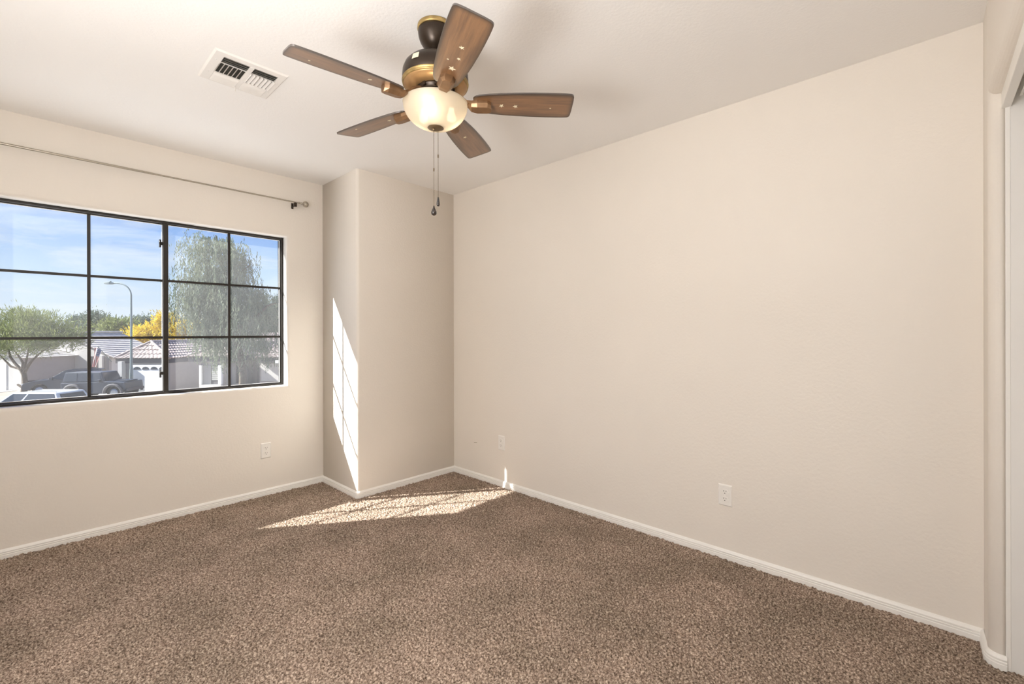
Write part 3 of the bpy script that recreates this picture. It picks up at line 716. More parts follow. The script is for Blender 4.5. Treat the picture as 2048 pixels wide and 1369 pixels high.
def house_far():   # gable house with the flag, wing with its side wall's shade in the colour
    V = 40.0; O = (-38.0, V)
    t = thing('house', 'white gabled house with shade-tinted side wing and flat tiled roof behind the cars', 'house', site(*O), -YAW)
    L = lambda u, v, z: (u-O[0], v-O[1], z-GZ)
    zl, za = -0.66, 1.26; uL, uR, uC = -43.6, -35.1, -39.3; vb = 46
    m = MB(); m.add([L(uL, V, GZ), L(uR, V, GZ), L(uR, V, zl), L(uC, V, za), L(uL, V, zl), L(uL, vb, GZ), L(uR, vb, GZ), L(uR, vb, zl), L(uC, vb, za), L(uL, vb, zl)],
        [(0, 1, 2, 3, 4), (9, 8, 7, 6, 5), (1, 6, 7, 2), (0, 4, 9, 5)])
    m.build('wall', STUCCO, t)
    r = MB(); ov = 0.10
    roof_face(r, L(uR+0.3, V-ov, zl-0.23), L(uR+0.3, vb, zl-0.23), L(uC, vb, za+0.03), L(uC, V-ov, za+0.03), False)
    roof_face(r, L(uL-0.3, V-ov, zl-0.23), L(uL-0.3, vb, zl-0.23), L(uC, vb, za+0.03), L(uC, V-ov, za+0.03), False)
    caps(r, L(uC, V-ov, za+0.08), L(uC, vb, za+0.08)); caps(r, L(uC, V-ov, za+0.02), L(uR+0.3, V-ov, zl-0.22), 0.07); caps(r, L(uC, V-ov, za+0.02), L(uL-0.3, V-ov, zl-0.22), 0.07)
    r.build('roof', TILEF, t)
    a, b_ = U(177, V), U(205, V)
    x0, _, z0 = L(a, V, GZ); x1, _, z1 = L(b_, V, ZZ(712, V))
    MB().box(x0, x1, -0.03, 0.10, z0, z1).build('porch_opening', DARKDOOR, t)
    MB().box(L(U(206, V), 0, 0)[0], L(U(213, V), 0, 0)[0], -0.45, -0.1, 0, z1+0.1).build('porch_post', STUCCO, t)
    MB().box(L(U(214, V), 0, 0)[0], L(U(223, V), 0, 0)[0], -0.25, 0.0, 0, z1).build('wall_pier', BEIGE, t)
    # wing reaching toward the street
    wu0, wu1, wv0, wv1, wz = -45.0, -38.25, 35.7, 41.0, -0.62
    w = MB(); w.box(wu0-O[0], wu1-O[0], wv0-O[1], wv1-O[1], 0, wz-GZ); w.build('wing_wall', SHADETONE, t)
    fr = MB().box(wu0-O[0], wu1-O[0]-0.05, wv0-O[1]-0.03, wv0-O[1]+0.02, 0, wz-GZ-0.05); fr.build('wing_front', STUCCO, t)
    MB().box(wu1-O[0], wu1-O[0]+0.05, wv0-O[1], V-O[1], 0, 0.72).build('lower_band', DARKDOOR, t)  # dark band along the foot of the wing's side wall
    r = MB(); uc = -41.6; zc = 0.42
    roof_face(r, L(wu1+0.3, wv0-0.3, wz-0.05), L(wu1+0.3, wv1, wz-0.05), L(uc, wv1, zc), L(uc, wv0-0.3, zc), False)
    roof_face(r, L(wu0-0.3, wv0-0.3, wz-0.05), L(wu0-0.3, wv1, wz-0.05), L(uc, wv1, zc), L(uc, wv0-0.3, zc), False)
    r.build('wing_roof', TILEF, t)
    gw = MB().add([L(wu0, wv0, wz-0.1), L(wu1, wv0, wz-0.1), L(uc, wv0, zc-0.05), L(wu0, wv0+0.1, wz-0.1), L(wu1, wv0+0.1, wz-0.1), L(uc, wv0+0.1, zc-0.05)], [(0, 1, 2), (5, 4, 3), (0, 3, 4, 1), (1, 4, 5, 2), (2, 5, 3, 0)]); gw.build('wing_gable', STUCCO, t)
    MB().box(wu0-O[0]+0.8, wu1-O[0]-1.2, wv0-O[1]-0.06, wv0-O[1], 0, 2.1).build('garage_door', DOORW, t)
    MB().box(L(U(154, V), 0, 0)[0]-0.08, L(U(154, V), 0, 0)[0]+0.08, -0.6, -0.44, ZZ(700, V)-GZ, ZZ(676, V)-GZ).build('vent_pipe', BEIGE, t)
house_far()

def flag():
    V = 38.6; u0 = U(196, V)
    t = thing('flag', 'striped flag with blue canton hanging beside the dark porch opening', 'flag', site(u0, V, ZZ(720, V)), -YAW)
    zt = ZZ(694, V)-ZZ(720, V)
    MB().tube([(0.10, 1.2, zt-1.3), (0.02, -0.1, zt+0.12)], 0.03, 8).build('flag_pole', STEEL, t)
    m, n, l, b = new_mat('flag_cloth'); at = n.new('ShaderNodeAttribute'); at.attribute_name = 'cloth'
    b.inputs['Roughness'].default_value = 0.8; l.new(at.outputs['Color'], b.inputs['Base Color'])
    NS, NT = 26, 40; vs = []; cs = []; fs = []
    for j in range(NT+1):
        for i in range(NS+1):
            s_, q = i/NS, j/NT                      # s along the hoist, q down the fly
            x = -0.28+0.56*s_*(1-0.25*q)-0.22*q; y = 0.07*math.sin(s_*9+q*3)*(0.4+q); z = zt-1.65*q-0.22*s_*(1-q)
            vs.append((x, y, z))
            canton = s_ > 0.46 and q < 0.42
            if canton:
                st = (i % 3 == 1 and j % 4 == 2); col = (0.75, 0.75, 0.75) if st else (0.05, 0.09, 0.24)
            else: col = (0.42, 0.06, 0.07) if int(s_*12.99) % 2 == 0 else (0.75, 0.73, 0.70)
            cs.append((*col, 1))
    for j in range(NT):
        for i in range(NS): a = j*(NS+1)+i; fs.append((a, a+1, a+NS+2, a+NS+1))
    me = bpy.data.meshes.new('cloth'); me.from_pydata(vs, [], fs); ca = me.color_attributes.new('cloth', 'FLOAT_COLOR', 'POINT')
    ca.data.foreach_set('color', np.array(cs, np.float32).ravel()); me.materials.append(m)
    o = bpy.data.objects.new('cloth', me); COL.objects.link(o); o.parent = t
    sd = o.modifiers.new('s', 'SOLIDIFY'); sd.thickness = 0.01
flag()

def house_near():
    O = (-24.0, 36.0)
    t = thing('house', 'stucco house with barrel tiled hip roofs and white arched garage door', 'house', site(*O), -YAW)
    L = lambda u, v, z: (u-O[0], v-O[1], z-GZ)
    def hip(eu0, eu1, ev, ez, au, av, az, vb, name='roof'):
        r = MB(); A = L(au, av, az); B = L(au, vb, az); e0 = L(eu0, ev, ez); e1 = L(eu1, ev, ez); b0 = L(eu0, vb, ez); b1 = L(eu1, vb, ez)
        roof_face(r, e0, e1, A, A); roof_face(r, e1, b1, B, A); roof_face(r, b0, e0, A, B)
        caps(r, e0, A); caps(r, e1, A); caps(r, A, B)
        r.build(name, TILE, t)
        f = MB(); h = 0.34; ins = 0.05
        f.box(e0[0]+ins, e1[0]-ins, e0[1]+ins, e0[1]+ins+0.08, e0[2]-h, e0[2]-0.01); f.box(e1[0]-ins-0.08, e1[0]-ins, e0[1]+ins, b1[1], e0[2]-h, e0[2]-0.01); f.box(e0[0]+ins, e0[0]+ins+0.08, e0[1]+ins, b0[1], e0[2]-h, e0[2]-0.01)
        f.box(e0[0]+0.1, e1[0]-0.1, e0[1]+0.1, b0[1]-0.1, e0[2]-0.20, e0[2]-0.14)
        f.build('fascia', TRIMD, t)
    def blk(u0, u1, v0, v1, z, m, name='wall'):
        a = L(u0, v0, GZ); b_ = L(u1, v1, z); return MB().box(a[0], b_[0], a[1], b_[1], 0, b_[2]).build(name, m, t)
    # garage wing
    gu0, gu1 = -28.85, -25.45; gz = -0.72
    blk(gu0, gu1, 34.0, 42, gz, BEIGE)
    hip(-29.45, -25.35, 33.84, -0.62, -27.70, 35.1, 0.58, 43)
    d = blk(U(266, 34), U(333, 34), 33.9, 34.02, ZZ(729, 34), DOORW, 'garage_door')
    zt = ZZ(738.5, 34)-GZ
    for k in range(4):
        c_ = U(274+17*k, 33.9)-O[0]; N = 10; w = 0.26
        pts = [(c_-w, zt)]+[(c_+w*math.cos(PI-PI*i/N), zt+0.22*math.sin(PI*i/N)) for i in range(N+1)]+[(c_+w, zt)]
        y = 33.9-O[1]
        MB().add([(x, y-0.02, z) for x, z in pts]+[(x, y+0.01, z) for x, z in pts], [tuple(range(len(pts)))]+[(i, (i+1) % len(pts), len(pts)+(i+1) % len(pts), len(pts)+i) for i in range(len(pts))]).build('arched_window', GLASSD, d)
    blk(U(240, 33.8), U(248, 33.8), 33.6, 33.95, gz-0.1, STUCCO, 'corner_post')
    # bay wing
    bu0, bu1 = U(402, 31), U(446, 31); bz = -0.45
    blk(bu0, bu1, 31, 40, bz, BEIGE)
    hip(-21.85, -19.1, 30.72, -0.34, -20.25, 32.1, 0.44, 41)
    y0 = 31-O[1]
    def pan(p0, p1, q0, q1, m, name, dep=0.06, par=None, v=31.0, bev=0):
        a, b_ = L(U(p0, v), v, ZZ(q1, v)), L(U(p1, v), v, ZZ(q0, v))
        return MB().box(a[0], b_[0], a[1]-dep, a[1]+0.02, a[2], b_[2]).build(name, m, t if par is None else par)
    pan(402, 406.5, 730, 768, DOORW, 'window_post', 0.20); pan(439.5, 446, 730, 768, DOORW, 'window_post', 0.20)
    pan(407, 423, 731, 768, CONC, 'window_panel'); w = pan(423.5, 439, 731, 768.5, TRIMD, 'window', 0.05)
    for k in range(7): pan(425, 438.5, 732.5+4*k, 735.6+4*k, BLIND, 'blind_slat', 0.08, w)
    pan(402, 446, 768.5, 774, STUCCO, 'sill', 0.2)
    # side panels on the wall that runs back from the bay
    xs = bu1-O[0]
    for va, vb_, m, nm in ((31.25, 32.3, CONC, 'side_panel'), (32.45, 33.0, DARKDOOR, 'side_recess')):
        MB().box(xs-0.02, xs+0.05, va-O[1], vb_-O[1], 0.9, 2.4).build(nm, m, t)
    # entry and second garage
    blk(bu1, U(519, 32.5), 34.6, 40, -0.3, SHADETONE)
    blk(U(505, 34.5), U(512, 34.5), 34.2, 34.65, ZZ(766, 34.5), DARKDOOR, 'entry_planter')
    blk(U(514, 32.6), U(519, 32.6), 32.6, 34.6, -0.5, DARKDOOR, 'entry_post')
    blk(U(519, 32.5), U(600, 32.5), 32.5, 41, -0.55, BEIGE)
    pan(523, 575, 727, 762, STUCCO, 'garage_door', 0.05, None, 32.5)
    hip(U(512, 32), U(612, 32), 32.0, -0.48, U(560, 34), 34.2, 0.6, 42)
    # main body behind
    blk(-27.4, -15.5, 40, 49, 0.2, BEIGE)
    r = MB(); e = [L(-28, 39.6, 0.15), L(-15, 39.6, 0.15), L(-15, 49.4, 0.15), L(-28, 49.4, 0.15)]; A = L(-25.2, 44.0, 1.15); B = L(-17.5, 44.0, 1.15)
    roof_face(r, e[0], e[1], B, A); roof_face(r, e[3], e[0], A, A); roof_face(r, e[1], e[2], B, B); roof_face(r, e[2], e[3], A, B)
    caps(r, A, B); caps(r, e[0], A); caps(r, e[1], B); r.build('roof', TILE, t)
    p = MB(); a = Vector(L(U(397, 34), 34.5, ZZ(711, 34)))
    p.add([a+Vector(q) for q in ((-0.12, 0, 0), (0.22, 0, -0.05), (-0.15, 0, 0.5), (-0.12, 0.1, 0), (0.22, 0.1, -0.05), (-0.15, 0.1, 0.5))], [(0, 1, 2), (5, 4, 3), (0, 3, 4, 1), (1, 4, 5, 2), (2, 5, 3, 0)])
    p.build('roof_flashing', DOORW, t)
house_near()

# ---- trees
def skeleton(m, p, d, L, r, depth, spread, tips, bend=0.25):
    p = Vector(p); d = Vector(d).normalized(); pts = [p.copy()]; n = 4
    for i in range(n):
        d = (d+Vector((random.uniform(-bend, bend), random.uniform(-bend, bend), random.uniform(-bend*0.3, bend*0.5)))*0.5).normalized()
        p = p+d*(L/n); pts.append(p.copy())
    m.tube(pts, [r*(1-0.4*i/n) for i in range(n+1)], 6 if depth > 1 else 4, cap=False)
    tips.append((p.copy(), d.copy()))
    if depth > 0:
        for k in range(random.choice((2, 3)) if depth > 1 else 3):
            a = random.uniform(0, 2*PI); s_ = spread*random.uniform(0.6, 1.15)
            side = Vector((math.cos(a), math.sin(a), 0)); nd = (d*math.cos(s_)+side*math.sin(s_)).normalized()
            skeleton(m, p, nd, L*random.uniform(0.62, 0.85), r*0.6, depth-1, spread, tips, bend)

def cards(P, D, ln, wd):
    P = np.asarray(P); D = np.asarray(D); n = len(P)
    D = D/np.maximum(1e-6, np.linalg.norm(D, axis=1, keepdims=True)); R = rng.normal(size=(n, 3)); S_ = np.cross(D, R); S_ /= np.maximum(1e-6, np.linalg.norm(S_, axis=1, keepdims=True))
    ln = np.broadcast_to(ln, (n,))[:, None]; wd = np.broadcast_to(wd, (n,))[:, None]
    v = np.stack([P, P+D*ln*0.5+S_*wd*0.5, P+D*ln, P+D*ln*0.5-S_*wd*0.5], 1).reshape(-1, 3)
    return v
def leaf_object(v, m, parent, name='foliage'):
    v = np.asarray(v, np.float32); n = len(v)//4
    me = bpy.data.meshes.new(name); me.vertices.add(len(v)); me.vertices.foreach_set('co', v.ravel()); me.loops.add(n*4); me.loops.foreach_set('vertex_index', np.arange(n*4, dtype=np.int32))
    me.polygons.add(n); me.polygons.foreach_set('loop_start', np.arange(0, n*4, 4, dtype=np.int32)); me.polygons.foreach_set('loop_total', np.full(n, 4, np.int32)); me.update(calc_edges=True); me.materials.append(m)
    o = bpy.data.objects.new(name, me); COL.objects.link(o); o.parent = parent
    return o

def spray_tree(name, label, px, v, base_py, trunk, blobs, m, n, ln=0.34, wd=0.045, updir=0.6, cat='tree', clump=0.5):
    u = U(px, v); t = thing(name, label, cat, site(u, v), -YAW)
    if trunk:
        tm = MB(); tips = []
        for d, L, r, dep in trunk: skeleton(tm, (0, 0, -0.05), d, L, r, dep, 0.55, tips)
        tm.build('trunk', BARK, t)
    P = []; D = []
    tot = sum(b_[3]*b_[4] for b_ in blobs)
    for bx, by, dv, rx, rz in blobs:          # blob centre in photo pixels at this depth, radii in metres
        k = int(n*rx*rz/tot); c_ = np.array([U(bx, v)-u, dv, ZZ(by, v)-GZ])
        nc = max(6, k//40); cc = rng.normal(size=(nc, 3)); cc /= np.linalg.norm(cc, axis=1, keepdims=True); cc *= (rng.random((nc, 1))**0.45)
        cc = c_+cc*np.array([rx, rx*0.8, rz])
        idx = rng.integers(0, nc, k); p = cc[idx]+rng.normal(size=(k, 3))*clump*np.array([0.55, 0.55, 0.45])
        d = (p-c_)*0.5/np.array([rx, rx, rz])+rng.normal(size=(k, 3))*0.5; d[:, 2] += updir
        P.append(p); D.append(d)
    P = np.concatenate(P); D = np.concatenate(D)
    leaf_object(cards(P, D, ln*(0.6+0.8*rng.random(len(P))), wd), m, t)
    return t

PALO = leaf_mat('palo_green', (0.13, 0.17, 0.05), (0.25, 0.28, 0.10))
YEL = leaf_mat('yellow_bloom', (0.52, 0.38, 0.02), (0.78, 0.62, 0.06))
EUC = leaf_mat('blue_green', (0.09, 0.13, 0.10), (0.17, 0.21, 0.15))
WEEP = leaf_mat('grey_green', (0.12, 0.155, 0.105), (0.24, 0.27, 0.17))
DEEP = leaf_mat('deep_green', (0.07, 0.10, 0.075), (0.14, 0.17, 0.11))

spray_tree('palo_verde_tree', 'feathery green tree with forked trunk at the left end of the window view', 46, 34.0, 785,
           [((-0.10, 0, 1), 1.6, 0.16, 0), ((0.05, 0, 1), 1.5, 0.15, 0)],
           [(10, 668, 0, 1.9, 1.1), (70, 660, 0.2, 2.0, 1.25), (115, 680, 0.1, 1.4, 0.8), (45, 690, -0.2, 2.2, 0.7), (140, 672, 0.3, 0.7, 0.5), (35, 640, 0.3, 1.3, 0.8)], PALO, 15000, updir=0.7)
def palo_limbs():
    t = bpy.data.objects['palo_verde_tree']; m = MB(); tips = []
    v = 34.0; u = U(46, v)
    Q = lambda px, py, d=0: (U(px, v)-u, d, ZZ(py, v)-GZ)
    for pts, r in (([Q(47, 785), Q(50, 765), Q(48, 748), Q(43, 738)], (0.19, 0.16, 0.15, 0.14)), ([Q(43, 740), Q(30, 726), Q(20, 712), Q(8, 692, 0.3)], (0.12, 0.09, 0.07, 0.04)),
                   ([Q(44, 742), Q(46, 725), Q(38, 712), Q(30, 690, -0.3)], (0.10, 0.08, 0.06, 0.03)), ([Q(48, 744), Q(58, 728), Q(66, 718), Q(84, 702), Q(104, 690)], (0.12, 0.09, 0.07, 0.05, 0.03)),
                   ([Q(46, 742), Q(52, 722), Q(57, 700), Q(60, 675)], (0.09, 0.07, 0.05, 0.03)), ([Q(43, 738), Q(22, 732), Q(6, 716), Q(-8, 700)], (0.09, 0.07, 0.05, 0.03)),
                   ([Q(49, 776), Q(42, 772), Q(35, 768)], (0.10, 0.09, 0.07))):
        m.tube(pts, r, 8)
    m.build('limbs', BARK, t)
palo_limbs()
for o in list(bpy.data.objects['palo_verde_tree'].children):
    if o.name.startswith('trunk'): bpy.data.objects.remove(o)
for o in bpy.data.objects['palo_verde_tree'].children:
    if o.name.startswith('limbs'): o.name = 'trunk'

spray_tree('flowering_tree', 'yellow flowering tree rising behind the tiled garage roof', 320, 52.0, 760, [((0, 0, 1), 1.9, 0.16, 3)],
           [(300, 668, 0, 2.3, 1.15), (345, 660, 0, 2.0, 1.4), (285, 690, 0, 1.7, 0.9), (330, 640, 0, 1.2, 0.9), (375, 660, 0.4, 1.2, 1.0)], YEL, 11000, ln=0.36, wd=0.11, updir=0.4)
for nm, lb, px, v, bl in (
        ('background_tree', 'dark rounded tree beyond the far roof, just right of the first vertical muntin', 195, 70, [(196, 648, 0, 2.1, 1.5), (192, 634, 0, 0.9, 1.0), (180, 655, 0, 1.5, 0.9)]),
        ('background_tree', 'sparse high tree beyond the far roof, left of the first vertical muntin', 158, 82, [(160, 652, 0, 1.6, 1.0), (150, 640, 0, 0.6, 0.6), (168, 640, 0, 0.7, 0.7)]),
        ('background_tree', 'low pale green tree beyond the far roof beside the street lamp', 238, 62, [(232, 655, 0, 2.0, 0.9), (250, 652, 0, 1.5, 0.7)]),
        ('background_tree', 'dark tree beyond the roof between the street lamp and the yellow tree', 280, 90, [(272, 645, 0, 1.6, 1.0), (292, 642, 0, 1.2, 1.1), (285, 655, 0, 2.0, 0.8)])):
    spray_tree(nm, lb, px, v, 700, [((0, 0, 1), 2.6, 0.22, 3)], bl, EUC if px != 238 else PALO, 4200, ln=0.42, wd=0.13, updir=0.3, clump=0.7)

spray_tree('dark_tree', 'dark spreading tree at the right edge of the window view', 545, 54.0, 750, [((0.1, 0, 1), 2.8, 0.26, 4)],
           [(545, 625, 0, 2.9, 2.0), (560, 655, 0, 3.1, 1.8), (530, 650, 0, 2.1, 1.7), (585, 630, 0, 2.6, 2.3)], DEEP, 20000, ln=0.40, wd=0.095, updir=0.1)

def weeping_tree():
    v = 27.3; px0 = 478; u = U(px0, v)
    t = thing('weeping_tree', 'tall weeping tree with grey-green hanging foliage behind the right window half', 'tree', site(u, v), -YAW)
    Q = lambda px, py, d=0.0: np.array([U(px, v)-u, d, ZZ(py, v)-GZ])
    tm = MB(); tips = []
    def lim(pts, rs): tm.tube([Vector(Q(*p)) for p in pts], rs, 8)
    lim([(486, 800), (486, 740), (476, 690), (462, 630), (450, 570), (440, 500), (432, 470)], (0.24, 0.22, 0.2, 0.17, 0.13, 0.08, 0.03))
    lim([(470, 660), (500, 640), (522, 625), (534, 612), (552, 606)], (0.14, 0.11, 0.09, 0.06, 0.03))
    lim([(465, 640), (430, 610), (400, 590), (385, 580)], (0.10, 0.08, 0.05, 0.03))
    lim([(452, 580), (480, 545), (500, 530)], (0.08, 0.06, 0.03)); lim([(445, 530), (415, 500), (395, 490)], (0.07, 0.05, 0.03))
    tm.build('trunk', BARK, t)
    P = []; D = []; Ln = []
    # (x, y, spread px, spread py, count, length range)
    tops = [(425, 478, 26, 10, 150, 0.5, 2.0), (400, 492, 18, 8, 90, 0.5, 1.6), (455, 490, 26, 14, 150, 0.8, 2.6), (480, 520, 20, 20, 110, 0.8, 2.4), (410, 540, 30, 26, 230, 1.0, 3.0), (450, 560, 34, 34, 300, 1.0, 3.2),
            (395, 590, 24, 18, 170, 0.8, 2.4), (380, 560, 14, 16, 60, 0.8, 2.0), (440, 620, 40, 30, 300, 1.0, 3.0), (490, 590, 26, 26, 170, 0.8, 2.6), (515, 585, 12, 18, 70, 0.6, 1.6), (505, 625, 24, 22, 150, 0.8, 2.4), (545, 640, 18, 26, 25, 0.8, 2.0), (420, 650, 30, 16, 130, 0.6, 2.0), (520, 682, 30, 14, 80, 0.5, 1.7), (460, 680, 30, 14, 70, 0.5, 1.5), (372, 612, 8, 12, 40, 0.5, 1.2)]
    for x, y, sx, sy, k, l0, l1 in tops:
        for _ in range(k):
            p = Q(x+random.gauss(0, sx*0.55), y+random.gauss(0, sy*0.55), random.gauss(0, 0.8)); a = random.uniform(0, 2*PI); out = np.array([math.cos(a), math.sin(a)*0.8, 0.0])*random.uniform(0.05, 0.45)
            Lh = random.uniform(l0, l1); n = int(Lh/0.085); w0 = random.uniform(0, 6)
            for i in range(n):
                q = i/n; pos = p+out*(1-(1-q)**2)+np.array([0.05*math.sin(w0+q*7), 0.05*math.cos(w0+q*5), 0.25*q*(1-q)-Lh*q**1.25])
                P.append(pos); D.append((random.gauss(0, 0.35)+out[0]*0.4, random.gauss(0, 0.35), -1.0)); Ln.append(random.uniform(0.14, 0.30))
    v_ = cards(np.array(P), np.array(D), np.array(Ln), 0.042)
    leaf_object(v_, WEEP, t)
weeping_tree()

# ---- street lamp and a white board on a post
def street_lamp():
    v = 33.3; u = U(262.5, v)
    t = thing('street_lamp', 'tall curved grey street lamp standing before the tiled garage', 'street lamp', site(u, v), -YAW)
    Zp = lambda py: ZZ(py, v)-GZ
    MB().tube([(0, 0, 0), (0, 0, Zp(738))], [0.115, 0.105], 12).build('base_sleeve', STEEL, t)
    pts = [(0, 0, Zp(742)), (0, 0, Zp(590))]
    R = 1.0
    for a in np.linspace(0, PI/2, 9)[1:]: pts.append((-R+R*math.cos(a), 0, Zp(590)+R*0.88*math.sin(a)))
    pts.append((-1.35, 0, Zp(590)+0.89))
    MB().tube(pts, [0.09, 0.055]+[0.045]*9, 12).build('pole', STEEL, t)
    z = Zp(590)+0.88
    MB().add([(-1.25, -0.08, z+0.04), (-1.25, 0.08, z+0.04), (-1.9, 0.13, z+0.03), (-1.9, -0.13, z+0.03), (-1.25, -0.08, z-0.04), (-1.25, 0.08, z-0.04), (-1.85, 0.13, z-0.06), (-1.85, -0.13, z-0.06), (-1.5, -0.14, z+0.10), (-1.5, 0.14, z+0.10), (-1.5, -0.14, z-0.07), (-1.5, 0.14, z-0.07)],
        [(0, 1, 9, 8), (8, 9, 2, 3), (4, 10, 11, 5), (10, 7, 6, 11), (0, 4, 5, 1), (3, 2, 6, 7), (0, 8, 10, 4), (8, 3, 7, 10), (1, 5, 11, 9), (9, 11, 6, 2)]).build('lamp_head', STEEL, t, bevel=0.01)
    MB().lathe([(0.0001, 0.06), (0.05, 0.06), (0.05, 0), (0.0001, 0)], 10, (-1.5, 0, z+0.1)).build('photocell', STEEL, t)
street_lamp()
def post_board():
    v = 23.0; u = U(557.5, v)
    t = thing('post_sign', 'small white board on a pale post at the right edge of the window view', 'sign', site(u, v), -YAW)
    MB().tube([(0.10, 0.1, 0), (0.10, 0.1, ZZ(728, v)-GZ)], 0.075, 10).build('post', DOORW, t)
    MB().box(-0.16, 0.16, -0.04, 0.04, ZZ(726.5, v)-GZ, ZZ(721, v)-GZ).build('board', DOORW, t, bevel=0.01)
    MB().tube([(0.10, 0.1, ZZ(738, v)-GZ), (-0.02, 0.0, ZZ(727, v)-GZ)], 0.05, 6).build('brace', TRIMD, t)
post_board()

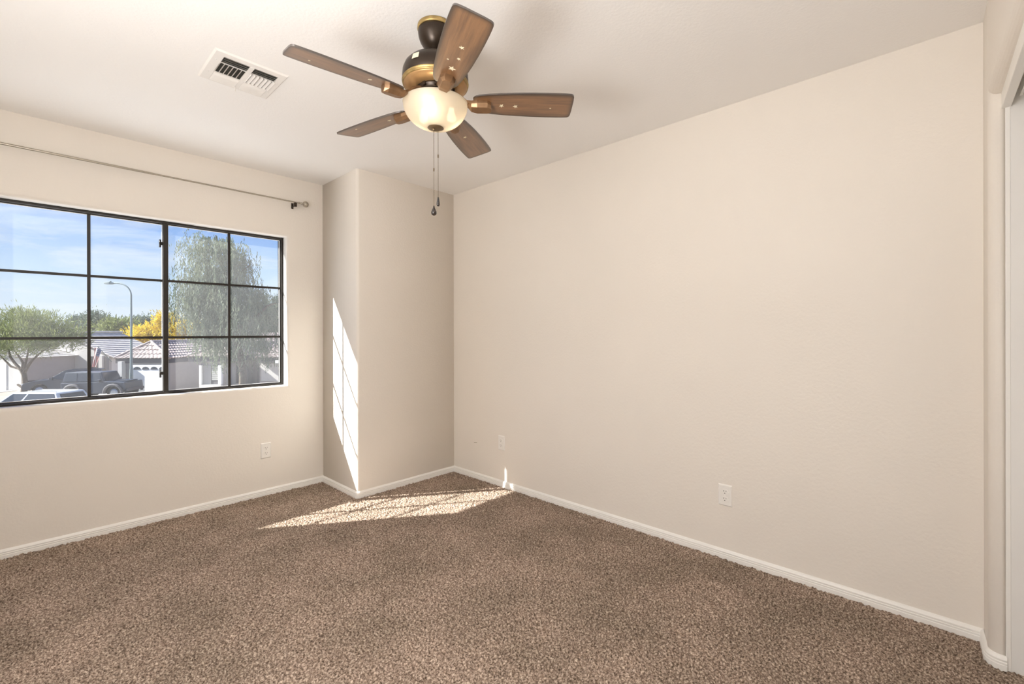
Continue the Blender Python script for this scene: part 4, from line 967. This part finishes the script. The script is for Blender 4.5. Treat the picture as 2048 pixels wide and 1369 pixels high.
# ---- cars
def car(name, label, paint, u, v, rz, kind):
    t = thing(name, label, 'car', site(u, v, GZ+0.025), -YAW+rz)
    jeep = kind == 'jeep'
    hw = 0.90 if jeep else 0.92; wr = 0.43 if jeep else 0.37; xf, xr = (1.28, -1.18) if jeep else (1.42, -1.42)
    def arch(x, r, n=8): return [(x+r*math.cos(a), wr+r*math.sin(a)) for a in np.linspace(0, PI, n+1)]
    if jeep: top = [(-1.95, 0.60), (-1.98, 1.12), (0.62, 1.16), (0.70, 1.20), (1.95, 1.12), (2.0, 0.62)]
    else: top = [(-2.30, 0.45), (-2.36, 0.80), (-2.30, 1.08), (0.95, 1.08), (1.75, 1.02), (2.25, 0.88), (2.36, 0.62), (2.32, 0.40)]
    bot = arch(xf, wr+0.08)+[(xf-wr-0.1, 0.36), (xr+wr+0.1, 0.36)]+arch(xr, wr+0.08)
    side = top+bot; N = len(side); m = MB()
    vs = [(x, -hw, z) for x, z in side]+[(x, hw, z) for x, z in side]
    m.add(vs, [tuple(range(N)), tuple(range(2*N-1, N-1, -1))]+[(i, N+i, N+(i+1) % N, (i+1) % N) for i in range(N)])
    m.build('body', paint, t, bevel=0.05, seg=2, merge=True)
    if jeep: cb, ct, zb, zt, th, bh = (-1.92, 0.66), (-1.80, 0.40), 1.14, 1.80, 0.74, 0.84
    else: cb, ct, zb, zt, th, bh = (-2.22, 1.05), (-1.85, 0.15), 1.06, 1.72, 0.68, 0.86
    B = [(cb[0], -bh, zb), (cb[1], -bh, zb), (cb[1], bh, zb), (cb[0], bh, zb)]; T = [(ct[0], -th, zt), (ct[1], -th, zt), (ct[1], th, zt), (ct[0], th, zt)]
    MB().add(B+T, [(0, 3, 2, 1), (4, 5, 6, 7), (0, 1, 5, 4), (1, 2, 6, 5), (2, 3, 7, 6), (3, 0, 4, 7)]).build('cabin', paint, t, bevel=0.05, seg=3, merge=True)
    def quad(a, b_, c_, d, s0, s1, q0, q1, name, n):
        a, b_, c_, d = map(Vector, (a, b_, c_, d)); n = Vector(n)*0.012
        P = lambda s_, q: (a.lerp(b_, s_)).lerp(d.lerp(c_, s_), q)
        f = [P(s0, q0)+n, P(s1, q0)+n, P(s1, q1)+n, P(s0, q1)+n]; k = [p-n*3 for p in f]
        MB().add(f+k, [(0, 1, 2, 3), (7, 6, 5, 4), (0, 4, 5, 1), (1, 5, 6, 2), (2, 6, 7, 3), (3, 7, 4, 0)]).build(name, GLASSD, t)
    segs = ((0.05, 0.34), (0.38, 0.66), (0.70, 0.94)) if jeep else ((0.05, 0.60), (0.65, 0.94))
    for s0, s1 in segs:
        quad(B[0], B[1], T[1], T[0], s0, s1, 0.10, 0.93, 'side_window', (0, -1, 0.2)); quad(B[3], B[2], T[2], T[3], s0, s1, 0.10, 0.93, 'side_window', (0, 1, 0.2))
    quad(B[1], B[2], T[2], T[1], 0.08, 0.92, 0.1, 0.9, 'windshield', (0.8, 0, 0.5)); quad(B[0], B[3], T[3], T[0], 0.1, 0.9, 0.15, 0.88, 'rear_window', (-1, 0, 0.3))
    for x in (xf, xr):
        for s_ in (-1, 1):
            w = MB(); pr = [(0.0001, -0.11), (wr*0.62, -0.11), (wr*0.66, -0.09), (wr*0.95, -0.12), (wr, -0.08), (wr, 0.08), (wr*0.95, 0.12), (wr*0.66, 0.09), (wr*0.62, 0.11), (0.0001, 0.11)]
            w.lathe(pr, 24); w.v = [(x+a, s_*(hw-0.10)+c_, wr+b_) for a, b_, c_ in w.v]; wo = w.build('wheel', TYRE, t)
            h = MB().lathe([(0.0001, 0.125), (wr*0.3, 0.125), (wr*0.6, 0.115), (wr*0.62, 0.10), (0.0001, 0.10)], 16); h.v = [(x+a, s_*(hw-0.10)+c_*s_, wr+b_) for a, b_, c_ in h.v]; h.build('hub', RIM, wo)
    if jeep:
        for x in (xf, xr):
            for s_ in (-1, 1):
                f = MB(); a_ = [(x+(wr+0.12)*math.cos(a), s_*(hw+0.10), wr+(wr+0.10)*math.sin(a)) for a in np.linspace(-0.1, PI+0.1, 11)]
                f.tube(a_, 0.09, 6); f.build('fender', TRIMD, t)
        MB().box(1.96, 2.12, -0.8, 0.8, 0.50, 0.68).build('bumper', TRIMD, t, bevel=0.02)
        sp = MB().lathe([(0.0001, -0.1), (0.28, -0.1), (0.36, -0.12), (0.38, -0.08), (0.38, 0.08), (0.36, 0.12), (0.0001, 0.1)], 24); sp.v = [(-2.1+c_, a, 1.05+b_) for a, b_, c_ in sp.v]; sp.build('spare_wheel', TYRE, t)
        MB().box(0.75, 1.9, -0.5, 0.5, 1.155, 1.215).build('hood', paint, t, bevel=0.03)
    else:
        MB().box(-1.7, 0.0, -0.55, -0.51, zt-0.005, zt+0.025).build('roof_rail', paint, t); MB().box(-1.7, 0.0, 0.51, 0.55, zt-0.005, zt+0.025).build('roof_rail', paint, t)
        for s_ in (-1, 1): MB().box(2.28, 2.37, s_*0.62-0.2, s_*0.62+0.2, 0.74, 0.86).build('headlight', LAMPG, t, bevel=0.02)
    mx = cb[1]-0.25
    for s_ in (-1, 1): MB().box(mx-0.08, mx+0.08, s_*(bh+0.02), s_*(bh+0.24), zb+0.02, zb+0.18).build('side_mirror', paint, t, bevel=0.02)
car('sport_utility_car', 'white car close to the window, only its roof and windows showing', WHITE, U(62, 21.4), 21.4, PI, 'suv')
car('off_road_car', 'dark boxy off-road car parked before the house, hood pointing right', NAVY, U(206, 31.6), 31.6, 0.12, 'jeep')
car('dark_car', 'dark car left of the off-road car, windscreen toward the tree', NAVY, U(140, 34.2), 34.2, PI+0.55, 'suv')
